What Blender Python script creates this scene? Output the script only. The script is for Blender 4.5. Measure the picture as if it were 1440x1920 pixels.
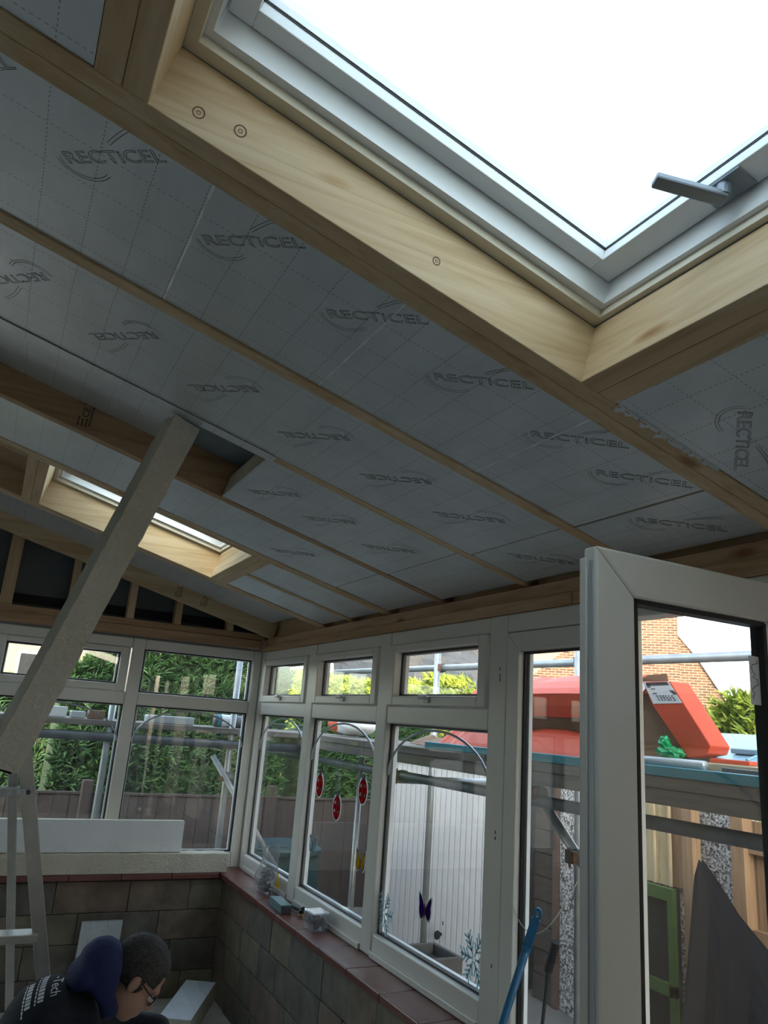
import bpy, bmesh, math, random
from mathutils import Vector, Matrix, Euler
random.seed(7)
S = bpy.context.scene
COL = S.collection
for o in list(bpy.data.objects): bpy.data.objects.remove(o)

# ------------------------------------------------------------------ camera, sky, sun, exposure
cam_d = bpy.data.cameras.new('camera'); cam = bpy.data.objects.new('camera', cam_d); COL.objects.link(cam)
FPX = 1408.2
cam_d.sensor_fit = 'VERTICAL'; cam_d.sensor_height = 36.0; cam_d.lens = 36.0 * FPX / 1920.0
cam_d.clip_start = 0.02; cam_d.clip_end = 300
ya, pi_, ro = map(math.radians, (26.081, 15.769, 4.271))
fw = Vector((math.sin(ya)*math.cos(pi_), math.cos(ya)*math.cos(pi_), math.sin(pi_)))
rt = Vector((math.cos(ya), -math.sin(ya), 0)); up = rt.cross(fw)
r2 = math.cos(ro)*rt + math.sin(ro)*up; u2 = -math.sin(ro)*rt + math.cos(ro)*up
cam.matrix_world = Matrix(((r2.x, u2.x, -fw.x, 0), (r2.y, u2.y, -fw.y, 0), (r2.z, u2.z, -fw.z, 1.70), (0, 0, 0, 1)))
S.camera = cam

w = bpy.data.worlds.new('sky'); S.world = w; w.use_nodes = True
nt = w.node_tree; nt.nodes.clear()
sky = nt.nodes.new('ShaderNodeTexSky'); sky.sky_type = 'NISHITA'; sky.sun_disc = False
sky.sun_elevation = math.radians(16); sky.sun_rotation = math.radians(213.5); sky.air_density = 1.0; sky.dust_density = 3.0; sky.ozone_density = 1.0
bg = nt.nodes.new('ShaderNodeBackground'); bg.inputs['Strength'].default_value = 0.30
hs = nt.nodes.new('ShaderNodeHueSaturation'); hs.inputs['Saturation'].default_value = 0.62
out = nt.nodes.new('ShaderNodeOutputWorld')
nt.links.new(sky.outputs[0], hs.inputs['Color']); nt.links.new(hs.outputs[0], bg.inputs['Color']); nt.links.new(bg.outputs[0], out.inputs['Surface'])

sun_d = bpy.data.lights.new('sun', 'SUN'); sun = bpy.data.objects.new('sun', sun_d); COL.objects.link(sun)
sun_d.energy = 2.1; sun_d.color = (1.0, 0.83, 0.58); sun_d.angle = math.radians(0.6)
sdir = Vector((0.55, 0.83, -math.tan(math.radians(16))*0.996)).normalized()
sun.rotation_euler = sdir.to_track_quat('-Z', 'Y').to_euler(); sun.location = (-6, -6, 8)
S.view_settings.view_transform = 'Standard'; S.view_settings.look = 'None'
S.view_settings.exposure = 2.4; S.view_settings.gamma = 1.0; S.view_settings.use_curve_mapping = False
S.cycles.max_bounces = 10; S.cycles.transparent_max_bounces = 24; S.cycles.diffuse_bounces = 6; S.cycles.glossy_bounces = 4
S.cycles.sample_clamp_indirect = 6.0

# ------------------------------------------------------------------ materials
MT = {}
def nodes(name):
    m = bpy.data.materials.new(name); m.use_nodes = True; n = m.node_tree.nodes; l = m.node_tree.links
    MT[name] = m
    return m, n, l, n['Principled BSDF']
def setc(sock, c): sock.default_value = (c[0], c[1], c[2], 1)
def pos_noise(n, l, scale, mscale=(1, 1, 1), rot=(0, 0, 0), detail=4, rough=.55, dist=0.0, rnd=True):
    g = n.new('ShaderNodeNewGeometry'); mp = n.new('ShaderNodeMapping')
    mp.inputs['Scale'].default_value = mscale; mp.inputs['Rotation'].default_value = rot
    src = g.outputs['Position']
    if rnd:
        oi = n.new('ShaderNodeObjectInfo'); ad = n.new('ShaderNodeVectorMath'); ad.operation = 'ADD'
        mu = n.new('ShaderNodeMath'); mu.operation = 'MULTIPLY'; mu.inputs[1].default_value = 37.0
        l.new(oi.outputs['Random'], mu.inputs[0]); l.new(src, ad.inputs[0]); l.new(mu.outputs[0], ad.inputs[1]); src = ad.outputs[0]
    l.new(src, mp.inputs['Vector'])
    t = n.new('ShaderNodeTexNoise'); t.inputs['Scale'].default_value = scale; t.inputs['Detail'].default_value = detail
    t.inputs['Roughness'].default_value = rough; t.inputs['Distortion'].default_value = dist
    l.new(mp.outputs[0], t.inputs['Vector'])
    return t
def ramp(n, l, src, stops):
    r = n.new('ShaderNodeValToRGB'); e = r.color_ramp.elements
    while len(e) < len(stops): e.new(0.5)
    for i, (p, c) in enumerate(stops): e[i].position = p; e[i].color = (c[0], c[1], c[2], 1)
    l.new(src, r.inputs[0]); return r
def bump(n, l, src, b, strength, dist=0.01):
    bp = n.new('ShaderNodeBump'); bp.inputs['Strength'].default_value = strength; bp.inputs['Distance'].default_value = dist
    l.new(src, bp.inputs['Height']); l.new(bp.outputs[0], b.inputs['Normal'])
def plain(name, c, rough=.6, metal=0.0, var=0.12, scale=8.0, bmp=0.0, bscale=None, spec=0.5, mscale=(1, 1, 1)):
    m, n, l, b = nodes(name)
    b.inputs['Roughness'].default_value = rough; b.inputs['Metallic'].default_value = metal
    b.inputs['Specular IOR Level'].default_value = spec
    t = pos_noise(n, l, scale, mscale)
    lo = tuple(x*(1-var) for x in c); hi = tuple(min(1, x*(1+var)) for x in c)
    r = ramp(n, l, t.outputs['Fac'], [(0.3, lo), (0.7, hi)]); l.new(r.outputs[0], b.inputs['Base Color'])
    if bmp:
        t2 = pos_noise(n, l, bscale or scale*4); bump(n, l, t2.outputs['Fac'], b, bmp)
    return m
TH = math.radians(14.664)
def wood(name, axis, a, b_, dark):
    m, n, l, b = nodes(name); b.inputs['Roughness'].default_value = .62; b.inputs['Specular IOR Level'].default_value = .25
    sc = {'x': (.06, 1, 1), 'y': (1, .06, 1), 'z': (1, 1, .06), 'u': (.06, 1, 1)}[axis]
    rot = (0, -TH, 0) if axis == 'u' else (0, 0, 0)
    t = pos_noise(n, l, 34, sc, rot, 5, .6, .8); t2 = pos_noise(n, l, 5, sc, rot, 2, .5, .3)
    r = ramp(n, l, t.outputs['Fac'], [(.30, dark), (.5, a), (.72, b_)])
    mx = n.new('ShaderNodeMixRGB'); mx.blend_type = 'MULTIPLY'; mx.inputs[0].default_value = .55
    r2_ = ramp(n, l, t2.outputs['Fac'], [(.35, (.72, .62, .50)), (.62, (1, 1, 1))])
    l.new(r.outputs[0], mx.inputs[1]); l.new(r2_.outputs[0], mx.inputs[2])
    # knots
    g = n.new('ShaderNodeNewGeometry'); mp = n.new('ShaderNodeMapping'); mp.inputs['Scale'].default_value = {'x': (1.6, 5, 5), 'u': (1.6, 5, 5), 'y': (5, 1.6, 5), 'z': (5, 5, 1.6)}[axis]
    v = n.new('ShaderNodeTexVoronoi'); v.inputs['Scale'].default_value = 1.5; l.new(g.outputs['Position'], mp.inputs['Vector']); l.new(mp.outputs[0], v.inputs['Vector'])
    rk = ramp(n, l, v.outputs['Distance'], [(.05, (.42, .22, .12)), (.09, (.75, .6, .45)), (.14, (1, 1, 1))])
    mk = n.new('ShaderNodeMixRGB'); mk.blend_type = 'MULTIPLY'; mk.inputs[0].default_value = .75
    l.new(mx.outputs[0], mk.inputs[1]); l.new(rk.outputs[0], mk.inputs[2]); l.new(mk.outputs[0], b.inputs['Base Color'])
    bump(n, l, t.outputs['Fac'], b, .12, .004)
    return m
for ax in 'xyzu':
    wood('pine_'+ax, ax, (.66, .50, .31), (.75, .60, .41), (.55, .38, .21))
    wood('redpine_'+ax, ax, (.50, .33, .195), (.57, .39, .245), (.37, .225, .125))
def foil():
    m, n, l, b = nodes('foil'); b.inputs['Roughness'].default_value = .36; b.inputs['Metallic'].default_value = .5
    g = n.new('ShaderNodeNewGeometry'); sp = n.new('ShaderNodeSeparateXYZ'); l.new(g.outputs['Position'], sp.inputs[0])
    def M(op, a, c=None):
        x = n.new('ShaderNodeMath'); x.operation = op
        for i, q in enumerate((a, c)):
            if q is None: continue
            if isinstance(q, (int, float)): x.inputs[i].default_value = q
            else: l.new(q, x.inputs[i])
        return x.outputs[0]
    wob = pos_noise(n, l, 3, rnd=False); wv = M('MULTIPLY', M('SUBTRACT', wob.outputs['Fac'], .5), .012)
    ux = M('ADD', sp.outputs['X'], wv); uy = M('ADD', sp.outputs['Y'], wv)
    def line(c, other, per, wd):
        fr = M('PINGPONG', c, per/2); ln = M('LESS_THAN', fr, wd)
        dash = M('GREATER_THAN', M('PINGPONG', other, .006), .0028)
        return M('MULTIPLY', ln, dash)
    grid = M('MAXIMUM', line(ux, uy, .098, .0011), line(uy, ux, .112, .0011))
    cr = pos_noise(n, l, 9, (1, .5, 1), detail=6, rough=.65)
    r = ramp(n, l, cr.outputs['Fac'], [(.3, (.60, .645, .665)), (.7, (.71, .755, .775))])
    mx = n.new('ShaderNodeMixRGB'); mx.inputs[2].default_value = (.10, .10, .095, 1); l.new(M('MULTIPLY', grid, .62), mx.inputs[0]); l.new(r.outputs[0], mx.inputs[1])
    l.new(mx.outputs[0], b.inputs['Base Color'])
    t2 = pos_noise(n, l, 5, (1, .35, 1), detail=5, rough=.6, dist=1.2); bump(n, l, t2.outputs['Fac'], b, .22, .012)
    return m
foil()
plain('foil_tape', (.90, .92, .93), .3, .4, var=.04, scale=30)
plain('print', (.055, .055, .055), .6, var=.05)
plain('foam', (.60, .57, .44), .85, var=.08, scale=20, bmp=.35, bscale=60)
def textured():
    m, n, l, b = nodes('textured_paint'); b.inputs['Roughness'].default_value = .7
    t = pos_noise(n, l, 70, detail=5, rough=.6, rnd=False); t3 = pos_noise(n, l, 5, detail=3, rnd=False)
    r = ramp(n, l, t3.outputs['Fac'], [(.3, (.68, .63, .50)), (.7, (.77, .72, .60))]); l.new(r.outputs[0], b.inputs['Base Color'])
    r2_ = ramp(n, l, t.outputs['Fac'], [(.40, (0, 0, 0)), (.58, (1, 1, 1))]); bump(n, l, r2_.outputs[0], b, .6, .006)
textured()
plain('pvc', (.74, .72, .665), .33, var=.03, scale=3)
plain('pvc_white', (.80, .82, .84), .32, var=.02, scale=3)
plain('cream_lining', (.70, .64, .52), .6, var=.06)
plain('gasket', (.012, .012, .014), .5, var=.1)
plain('handle_grey', (.22, .25, .29), .38, .2, var=.05)
plain('handle_white', (.62, .63, .62), .35, var=.05)
plain('silver_strip', (.50, .54, .57), .35, .3, var=.05)
plain('membrane', (.20, .235, .245), .7, var=.12, scale=4, bmp=.1)
plain('dark_membrane', (.125, .14, .145), .7, var=.2, scale=3, bmp=.1)
plain('black_felt', (.012, .012, .013), .8, var=.2)
plain('plywood', (.36, .23, .12), .7, var=.18, scale=6, mscale=(.2, 1, 1))
plain('roof_top', (.10, .10, .11), .8)
plain('plaster', (.70, .68, .63), .9, var=.05)
plain('sill_tile', (.175, .066, .05), .28, var=.16, scale=7)
plain('mortar', (.135, .122, .105), .9, var=.1)
for i, c in enumerate([(.17, .145, .10), (.145, .13, .10), (.18, .135, .10), (.13, .12, .098), (.19, .165, .115)]):
    plain('stone%d' % i, c, .75, var=.28, scale=9, bmp=.45, bscale=24)
plain('floor', (.52, .49, .44), .75, var=.2, scale=5)  # unseen floor made pale so bounced light lifts the ceiling
plain('ground', (.11, .105, .10), .9, var=.15, scale=4, bmp=.2)
plain('galv', (.36, .385, .40), .42, .55, var=.15, scale=12)
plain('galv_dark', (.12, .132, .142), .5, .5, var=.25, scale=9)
plain('rust', (.15, .075, .045), .8, .2, var=.3, scale=30)
plain('scaf_board', (.17, .15, .128), .85, var=.25, scale=14, mscale=(.6, .15, 2.5), bmp=.3)
plain('scaf_board_x', (.19, .17, .148), .85, var=.25, scale=14, mscale=(.15, .6, 2.5), bmp=.3)
plain('tan_board', (.62, .47, .30), .8, var=.12, scale=10, mscale=(1, .2, 1))
plain('turquoise', (.038, .27, .34), .55, var=.12, scale=9)
plain('light_blue', (.26, .47, .57), .4, var=.05)
plain('red_card', (.66, .085, .032), .55, var=.05)
plain('brown_card', (.23, .14, .085), .8, var=.06)
plain('paper', (.82, .82, .83), .6, var=.02)
plain('ink', (.03, .03, .035), .7, var=.05)
plain('green_plastic', (.01, .36, .12), .35, var=.2, scale=25)
plain('garage_white', (.37, .38, .40), .45, var=.03)
plain('jamb_wood', (.36, .28, .18), .7, var=.15)
plain('fence_brown', (.038, .028, .025), .85, var=.25, scale=14, mscale=(3, 3, .3), bmp=.2)
plain('fence_warm', (.22, .135, .075), .8, var=.2, scale=14, mscale=(3, 3, .3), bmp=.15)
plain('gold_fence', (.62, .43, .21), .75, var=.15, scale=12, mscale=(.3, .3, 2))
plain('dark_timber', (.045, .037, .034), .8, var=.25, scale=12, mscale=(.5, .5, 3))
plain('brown_frame', (.085, .056, .045), .7, var=.2)
plain('green_paint', (.032, .075, .012), .5, var=.15)
plain('black_panel', (.010, .012, .014), .7, var=.3, spec=.15)
plain('tarp', (.014, .014, .017), .9, var=.2, bmp=.2, bscale=14, spec=.1)
plain('teal_plastic', (.018, .055, .06), .7, var=.1, spec=.15)
plain('grey_trough', (.085, .082, .08), .8, var=.2, scale=16, bmp=.2)
plain('stone_render', (.20, .155, .105), .9, var=.1)
plain('slate', (.04, .045, .055), .9, var=.2, scale=5, spec=.1)
plain('slate2', (.052, .057, .068), .9, var=.2, scale=5, spec=.1)
plain('slate3', (.062, .06, .062), .9, var=.2, scale=5, spec=.1)
plain('aluminium', (.62, .60, .55), .45, .12, var=.08, scale=15)
plain('paint_splash', (.58, .60, .60), .6, var=.25, scale=40)
plain('red_sticker', (.60, .02, .02), .35, var=.05)
plain('black_sticker', (.01, .01, .012), .4, var=.05)
plain('yellow_sticker', (.80, .47, .02), .4, var=.05)
plain('purple_sticker', (.11, .02, .30), .4, var=.05)
plain('white_sticker', (.86, .88, .90), .4, var=.03)
def cling(name, c):
    m = bpy.data.materials.new(name); m.use_nodes = True; MT[name] = m; n = m.node_tree.nodes; l = m.node_tree.links; n.clear()
    a = n.new('ShaderNodeBsdfDiffuse'); b = n.new('ShaderNodeBsdfTranslucent'); setc(a.inputs[0], c); setc(b.inputs[0], c); x = n.new('ShaderNodeMixShader'); x.inputs[0].default_value = .6
    l.new(a.outputs[0], x.inputs[1]); l.new(b.outputs[0], x.inputs[2]); o = n.new('ShaderNodeOutputMaterial'); l.new(x.outputs[0], o.inputs['Surface'])
cling('red_cling', (.62, .015, .012)); cling('yellow_cling', (.85, .50, .02)); cling('purple_cling', (.10, .02, .30)); cling('white_cling', (.80, .82, .84)); cling('frost_sticker', (.58, .74, .78))
plain('teal_box', (.10, .20, .205), .5, var=.1)
plain('screw_metal', (.12, .11, .10), .4, .6, var=.3, scale=60)
plain('gold_screw', (.36, .25, .11), .4, .6, var=.3, scale=60)
plain('yellow_plastic', (.80, .55, .02), .4, var=.08)
plain('blue_pole', (.03, .17, .34), .35, var=.08)
plain('string', (.55, .53, .47), .8, var=.05)
plain('skin', (.47, .27, .20), .55, var=.08, scale=15)
plain('hair', (.055, .05, .048), .75, var=.45, scale=90, bmp=.8, bscale=140)
plain('navy', (.012, .014, .022), .85, var=.2, scale=20, bmp=.25, bscale=45)
plain('blue_hood', (.016, .026, .105), .8, var=.15, scale=20, bmp=.2, bscale=45)
plain('trouser', (.03, .03, .032), .85, var=.2)
plain('spectacles', (.01, .01, .012), .3, var=.05)
plain('hedge_core', (.03, .05, .02), .9, var=.3)
def leafy(name, a, b_, c):
    m, n, l, b = nodes(name); b.inputs['Roughness'].default_value = .6
    t = pos_noise(n, l, 3.0, detail=6, rough=.7)
    r = ramp(n, l, t.outputs['Fac'], [(.32, a), (.5, b_), (.68, c)]); l.new(r.outputs[0], b.inputs['Base Color'])
    b.inputs['Subsurface Weight'].default_value = 0.0
leafy('leaf_green', (.015, .045, .016), (.032, .085, .026), (.065, .135, .034))
leafy('leaf_yellow', (.085, .15, .02), (.22, .29, .035), (.42, .46, .06))
def brickmat():
    m, n, l, b = nodes('far_brick'); b.inputs['Roughness'].default_value = .9
    tc = n.new('ShaderNodeTexCoord'); mp = n.new('ShaderNodeMapping'); l.new(tc.outputs['UV'], mp.inputs[0])
    br = n.new('ShaderNodeTexBrick'); l.new(mp.outputs[0], br.inputs['Vector']); br.inputs['Scale'].default_value = 1
    br.inputs['Brick Width'].default_value = .225; br.inputs['Row Height'].default_value = .075; br.inputs['Mortar Size'].default_value = .010
    setc(br.inputs['Color1'], (.05, .020, .013)); setc(br.inputs['Color2'], (.105, .045, .026)); setc(br.inputs['Mortar'], (.20, .15, .10))
    l.new(br.outputs['Color'], b.inputs['Base Color'])
brickmat()
def pebble():
    m, n, l, b = nodes('pebbledash'); b.inputs['Roughness'].default_value = .9
    g = n.new('ShaderNodeNewGeometry'); v = n.new('ShaderNodeTexVoronoi'); v.inputs['Scale'].default_value = 75; l.new(g.outputs['Position'], v.inputs['Vector'])
    sp = n.new('ShaderNodeSeparateColor'); l.new(v.outputs['Color'], sp.inputs[0])
    r = ramp(n, l, sp.outputs[0], [(.15, (.06, .055, .05)), (.5, (.26, .25, .24)), (.85, (.48, .47, .46))]); l.new(r.outputs[0], b.inputs['Base Color'])
    bump(n, l, v.outputs['Distance'], b, .7, .006)
pebble()
def glass(name, tint, refl=1.0, haze=0.0, hcol=(.8, .8, .8)):
    m = bpy.data.materials.new(name); m.use_nodes = True; MT[name] = m; n = m.node_tree.nodes; l = m.node_tree.links; n.clear()
    tr = n.new('ShaderNodeBsdfTransparent'); setc(tr.inputs[0], tint); gl = n.new('ShaderNodeBsdfGlossy'); gl.inputs['Roughness'].default_value = .02
    gg = n.new('ShaderNodeNewGeometry'); dt = n.new('ShaderNodeVectorMath'); dt.operation = 'DOT_PRODUCT'; l.new(gg.outputs['Incoming'], dt.inputs[0]); l.new(gg.outputs['Normal'], dt.inputs[1])
    def mm(op, a, b):
        x = n.new('ShaderNodeMath'); x.operation = op
        for i, q in enumerate((a, b)):
            if isinstance(q, (int, float)): x.inputs[i].default_value = q
            elif q is not None: l.new(q, x.inputs[i])
        return x.outputs[0]
    sch = mm('ADD', mm('MULTIPLY', mm('POWER', mm('SUBTRACT', 1.0, mm('ABSOLUTE', dt.outputs['Value'], None)), 5.0), .95), .04)   # Schlick reflectance of one face
    mx = n.new('ShaderNodeMixShader'); mu = n.new('ShaderNodeMath'); mu.operation = 'MULTIPLY'; mu.inputs[1].default_value = refl; l.new(sch, mu.inputs[0])
    l.new(mu.outputs[0], mx.inputs[0]); l.new(tr.outputs[0], mx.inputs[1]); l.new(gl.outputs[0], mx.inputs[2]); last = mx
    if haze:
        df = n.new('ShaderNodeBsdfDiffuse'); setc(df.inputs[0], hcol); m2 = n.new('ShaderNodeMixShader')
        g = n.new('ShaderNodeNewGeometry'); mp = n.new('ShaderNodeMapping'); mp.inputs['Scale'].default_value = (6, 6, .5); t = n.new('ShaderNodeTexNoise'); t.inputs['Scale'].default_value = 4; t.inputs['Detail'].default_value = 5
        l.new(g.outputs['Position'], mp.inputs[0]); l.new(mp.outputs[0], t.inputs['Vector'])
        q = n.new('ShaderNodeMath'); q.operation = 'MULTIPLY'; q.inputs[1].default_value = haze*2; l.new(t.outputs['Fac'], q.inputs[0])
        l.new(q.outputs[0], m2.inputs[0]); l.new(mx.outputs[0], m2.inputs[1]); l.new(df.outputs[0], m2.inputs[2]); last = m2
    o = n.new('ShaderNodeOutputMaterial'); l.new(last.outputs[0], o.inputs['Surface'])
glass('glass', (.93, .96, .95), 1.0, .012)
glass('sky_glass', (.93, 1.0, .985), .6)
glass('bag_plastic', (.86, .88, .90), 1.6, .16, (.75, .76, .8))
glass('clear_box', (.80, .82, .84), 1.4, .18, (.7, .7, .75))
glass('film', (.85, .74, .50), 1.5, .30, (.85, .75, .5))

# ------------------------------------------------------------------ mesh helpers
ORG = {}
class MB:
    def __init__(s): s.v = []; s.f = []
    def hexa(s, p):
        b = len(s.v); s.v += [Vector(q) for q in p]
        s.f += [tuple(b+i for i in q) for q in ((0, 3, 2, 1), (4, 5, 6, 7), (0, 1, 5, 4), (1, 2, 6, 5), (2, 3, 7, 6), (3, 0, 4, 7))]; return s
    def box(s, x0, x1, y0, y1, z0, z1):
        x0, x1 = min(x0, x1), max(x0, x1); y0, y1 = min(y0, y1), max(y0, y1); z0, z1 = min(z0, z1), max(z0, z1)
        return s.hexa([(x0, y0, z0), (x1, y0, z0), (x1, y1, z0), (x0, y1, z0), (x0, y0, z1), (x1, y0, z1), (x1, y1, z1), (x0, y1, z1)])
    def obox(s, c, ax, ay, az):
        c, ax, ay, az = map(Vector, (c, ax, ay, az)); P = []
        for k in (-1, 1):
            for i, j in ((-1, -1), (1, -1), (1, 1), (-1, 1)): P.append(c+ax*i*.5+ay*j*.5+az*k*.5)
        if ax.cross(ay).dot(az) < 0: P = P[4:]+P[:4]
        return s.hexa(P)
    def bar(s, p, q, wd, dp, side=(0, 0, 1)):
        p, q = Vector(p), Vector(q); d = q-p; sd = Vector(side); a = d.cross(sd)
        if a.length < 1e-6: a = d.cross(Vector((1, 0, 0)))
        a.normalize(); b = a.cross(d).normalized()
        return s.obox((p+q)/2, a*wd, b*dp, d)
    def tube(s, pts, r, n=10, cap=True):
        pts = [Vector(p) for p in pts]; rs = r if isinstance(r, (list, tuple)) else [r]*len(pts); b0 = len(s.v)
        pa = None
        for i, p in enumerate(pts):
            d = (pts[min(i+1, len(pts)-1)]-pts[max(i-1, 0)]).normalized()
            if pa is None: pa = d.orthogonal().normalized()
            else: pa = (pa-d*pa.dot(d)).normalized()
            pb = d.cross(pa)
            for k in range(n):
                t = 2*math.pi*k/n; s.v.append(p+(pa*math.cos(t)+pb*math.sin(t))*rs[i])
        for i in range(len(pts)-1):
            for k in range(n):
                a = b0+i*n+k; c = b0+i*n+(k+1) % n; s.f.append((a, c, c+n, a+n))
        if cap:
            s.f.append(tuple(b0+k for k in reversed(range(n)))); e = b0+(len(pts)-1)*n; s.f.append(tuple(e+k for k in range(n)))
        return s
    def prism(s, poly, vec):
        b = len(s.v); n = len(poly); vec = Vector(vec); s.v += [Vector(p) for p in poly]+[Vector(p)+vec for p in poly]
        s.f.append(tuple(b+i for i in reversed(range(n)))); s.f.append(tuple(b+n+i for i in range(n)))
        for i in range(n): j = (i+1) % n; s.f.append((b+i, b+j, b+n+j, b+n+i))
        return s
    def ball(s, c, rx, ry, rz, nu=14, nv=9, rot=None):
        c = Vector(c); b = len(s.v); R = rot or Matrix.Identity(3)
        for j in range(nv+1):
            ph = math.pi*j/nv
            for i in range(nu):
                t = 2*math.pi*i/nu; s.v.append(c+R @ Vector((rx*math.sin(ph)*math.cos(t), ry*math.sin(ph)*math.sin(t), rz*math.cos(ph))))
        for j in range(nv):
            for i in range(nu):
                a = b+j*nu+i; d = b+j*nu+(i+1) % nu; s.f.append((a, a+nu, d+nu, d))
        return s
    def quad(s, a, b_, c, d):
        b = len(s.v); s.v += [Vector(a), Vector(b_), Vector(c), Vector(d)]; s.f.append((b, b+1, b+2, b+3)); return s
    def tri(s, a, b_, c):
        b = len(s.v); s.v += [Vector(a), Vector(b_), Vector(c)]; s.f.append((b, b+1, b+2)); return s
    def build(s, name, mat, parent=None, bevel=0, smooth=False, org=None):
        xs = [p.x for p in s.v]; ys = [p.y for p in s.v]; zs = [p.z for p in s.v]
        if org is None: org = Vector(((min(xs)+max(xs))/2, (min(ys)+max(ys))/2, min(zs)))
        org = Vector(org)
        me = bpy.data.meshes.new(name); me.from_pydata([p-org for p in s.v], [], s.f); me.update()
        me.materials.append(MT[mat])
        if smooth:
            for p in me.polygons: p.use_smooth = True
        o = bpy.data.objects.new(name, me); COL.objects.link(o); ORG[o.name] = org
        if parent is not None: o.parent = parent; o.location = org-ORG[parent.name]
        else: o.location = org
        if bevel:
            md = o.modifiers.new('bevel', 'BEVEL'); md.width = bevel; md.segments = 2; md.limit_method = 'ANGLE'
        return o
def tag(o, label, cat, group=None):
    o['label'] = label; o['category'] = cat
    if group: o['group'] = group
    return o
def struct(o, label=None):
    o['kind'] = 'structure'
    if label: o['label'] = label
    return o
def empty(name, loc):
    o = bpy.data.objects.new(name, None); COL.objects.link(o); o.location = loc; o.empty_display_size = .05; ORG[o.name] = Vector(loc); return o
def place(name, me, mtx, parent):
    """link a shared mesh as a part with a world matrix"""
    o = bpy.data.objects.new(name, me); COL.objects.link(o); ORG[o.name] = mtx.to_translation()
    if parent: o.parent = parent; o.matrix_basis = Matrix.Translation(-ORG[parent.name]) @ mtx
    else: o.matrix_basis = mtx
    return o
def text_mesh(name, body, size, mat, outline=0.0, extrude=0.0, sx=1.0, shear=0.0, align='CENTER'):
    c = bpy.data.curves.new(name, 'FONT'); c.body = body; c.size = size; c.align_x = align; c.align_y = 'CENTER'; c.shear = shear; c.resolution_u = 3
    if outline: c.fill_mode = 'NONE'; c.bevel_depth = outline; c.bevel_resolution = 0
    elif extrude: c.extrude = extrude
    o = bpy.data.objects.new(name, c); COL.objects.link(o)
    dg = bpy.context.evaluated_depsgraph_get(); me = bpy.data.meshes.new_from_object(o.evaluated_get(dg))
    bpy.data.objects.remove(o); bpy.data.curves.remove(c)
    for v in me.vertices: v.co.x *= sx
    me.materials.clear(); me.materials.append(MT[mat]); me.name = name
    return me

# ------------------------------------------------------------------ main dimensions (metres; camera stands at the origin)
D, L = 1.722, 5.338           # inner faces of the long window wall (x) and the end window wall (y)
ZS, ZP, ZR = .706, 2.142, 2.251
T = math.tan(TH); CT, ST = math.cos(TH), math.sin(TH)
XR = -.60                     # ridge line
XL = 2*XR-D                   # far side wall
YB = -1.6                     # wall behind the camera
UV_, NV_ = Vector((CT, 0, -ST)), Vector((ST, 0, CT))
def RP(x, y, n=0.0): return Vector((x, y, ZR+(D-x)*T))+NV_*n
def rbox(mb, x0, x1, y0, y1, n0, n1):
    return mb.hexa([RP(x0, y0, n0), RP(x1, y0, n0), RP(x1, y1, n0), RP(x0, y1, n0), RP(x0, y0, n1), RP(x1, y0, n1), RP(x1, y1, n1), RP(x0, y1, n1)])

# ------------------------------------------------------------------ room shell
struct(MB().box(XL, D+.2, YB, L+.2, -.12, 0).build('floor', 'floor'), 'bare floor of the room under repair, pale to bounce light')
SK = [(.365, 1.145), (3.47, 4.25)]      # skylight openings along the wall
SX0, SX1 = .055, 1.008
mb = MB(); n0, n1 = .150, .185
ys = [YB-.2, SK[0][0], SK[0][1], SK[1][0], SK[1][1], L+.30]
for i in range(5):
    if i in (1, 3):
        rbox(mb, XR, SX0+.0, ys[i], ys[i+1], n0, n1); rbox(mb, SX1, D+.30, ys[i], ys[i+1], n0, n1)
    else: rbox(mb, XR, D+.30, ys[i], ys[i+1], n0, n1)
# other slope
def RPL(x, y, n): p = RP(2*XR-x, y, n); return Vector((2*XR-p.x, p.y, p.z))
mb.hexa([RPL(XL-.3, YB-.2, n0), RPL(XR, YB-.2, n0), RPL(XR, L+.3, n0), RPL(XL-.3, L+.3, n0), RPL(XL-.3, YB-.2, n1), RPL(XR, YB-.2, n1), RPL(XR, L+.3, n1), RPL(XL-.3, L+.3, n1)])
struct(mb.build('ceiling', 'membrane'), 'grey breathable membrane and deck seen between the rafters')
struct(MB().box(XL-.2, XL, YB, L+.2, -.12, 2.6).build('wall_left', 'plaster'), 'plain plastered wall on the left, out of view')
struct(MB().prism([(XL-.2, YB-.2, -.12), (D+.07, YB-.2, -.12), (D+.07, YB-.2, 2.27), (XR, YB-.2, 2.27+(D-XR)*T), (XL-.2, YB-.2, 2.27)], (0, .2, 0)).build('wall_back', 'plaster'), 'plain plastered wall behind the camera')

# dwarf walls with coursed stone
def dwarf(name, horizontal, a0, a1, label):
    if horizontal: mb = MB().box(a0, a1, L-.125, L+.16, -.02, .668)
    else: mb = MB().box(D-.125, D+.16, a0, a1, -.02, .668)
    wl = struct(mb.build(name, 'mortar'), label)
    z = 0.0; rnd = random.Random(3 if horizontal else 5)
    for hgt in (.15, .175, .165, .175):
        a = a0-rnd.random()*.2
        while a < a1:
            ln = rnd.uniform(.24, .50); b0, b1 = max(a, a0)+.0015, min(a+ln, a1)-.0015
            if b1-b0 > .05:
                pr = .014+rnd.random()*.006
                m = MB()
                if horizontal: m.box(b0, b1, L-.125-pr, L-.11, z+.0015, z+hgt-.0015)
                else: m.box(D-.125-pr, D-.11, b0, b1, z+.0015, z+hgt-.0015)
                m.build('stone', 'stone%d' % rnd.randrange(5), wl, bevel=.004)
            a += ln
        z += hgt
    return wl
dwarf('wall_end', True, -1.2, D-.14, 'low stone wall under the end windows')
dwarf('wall_right', False, 2.30, L+.16, 'low stone wall under the long row of windows')
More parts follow.
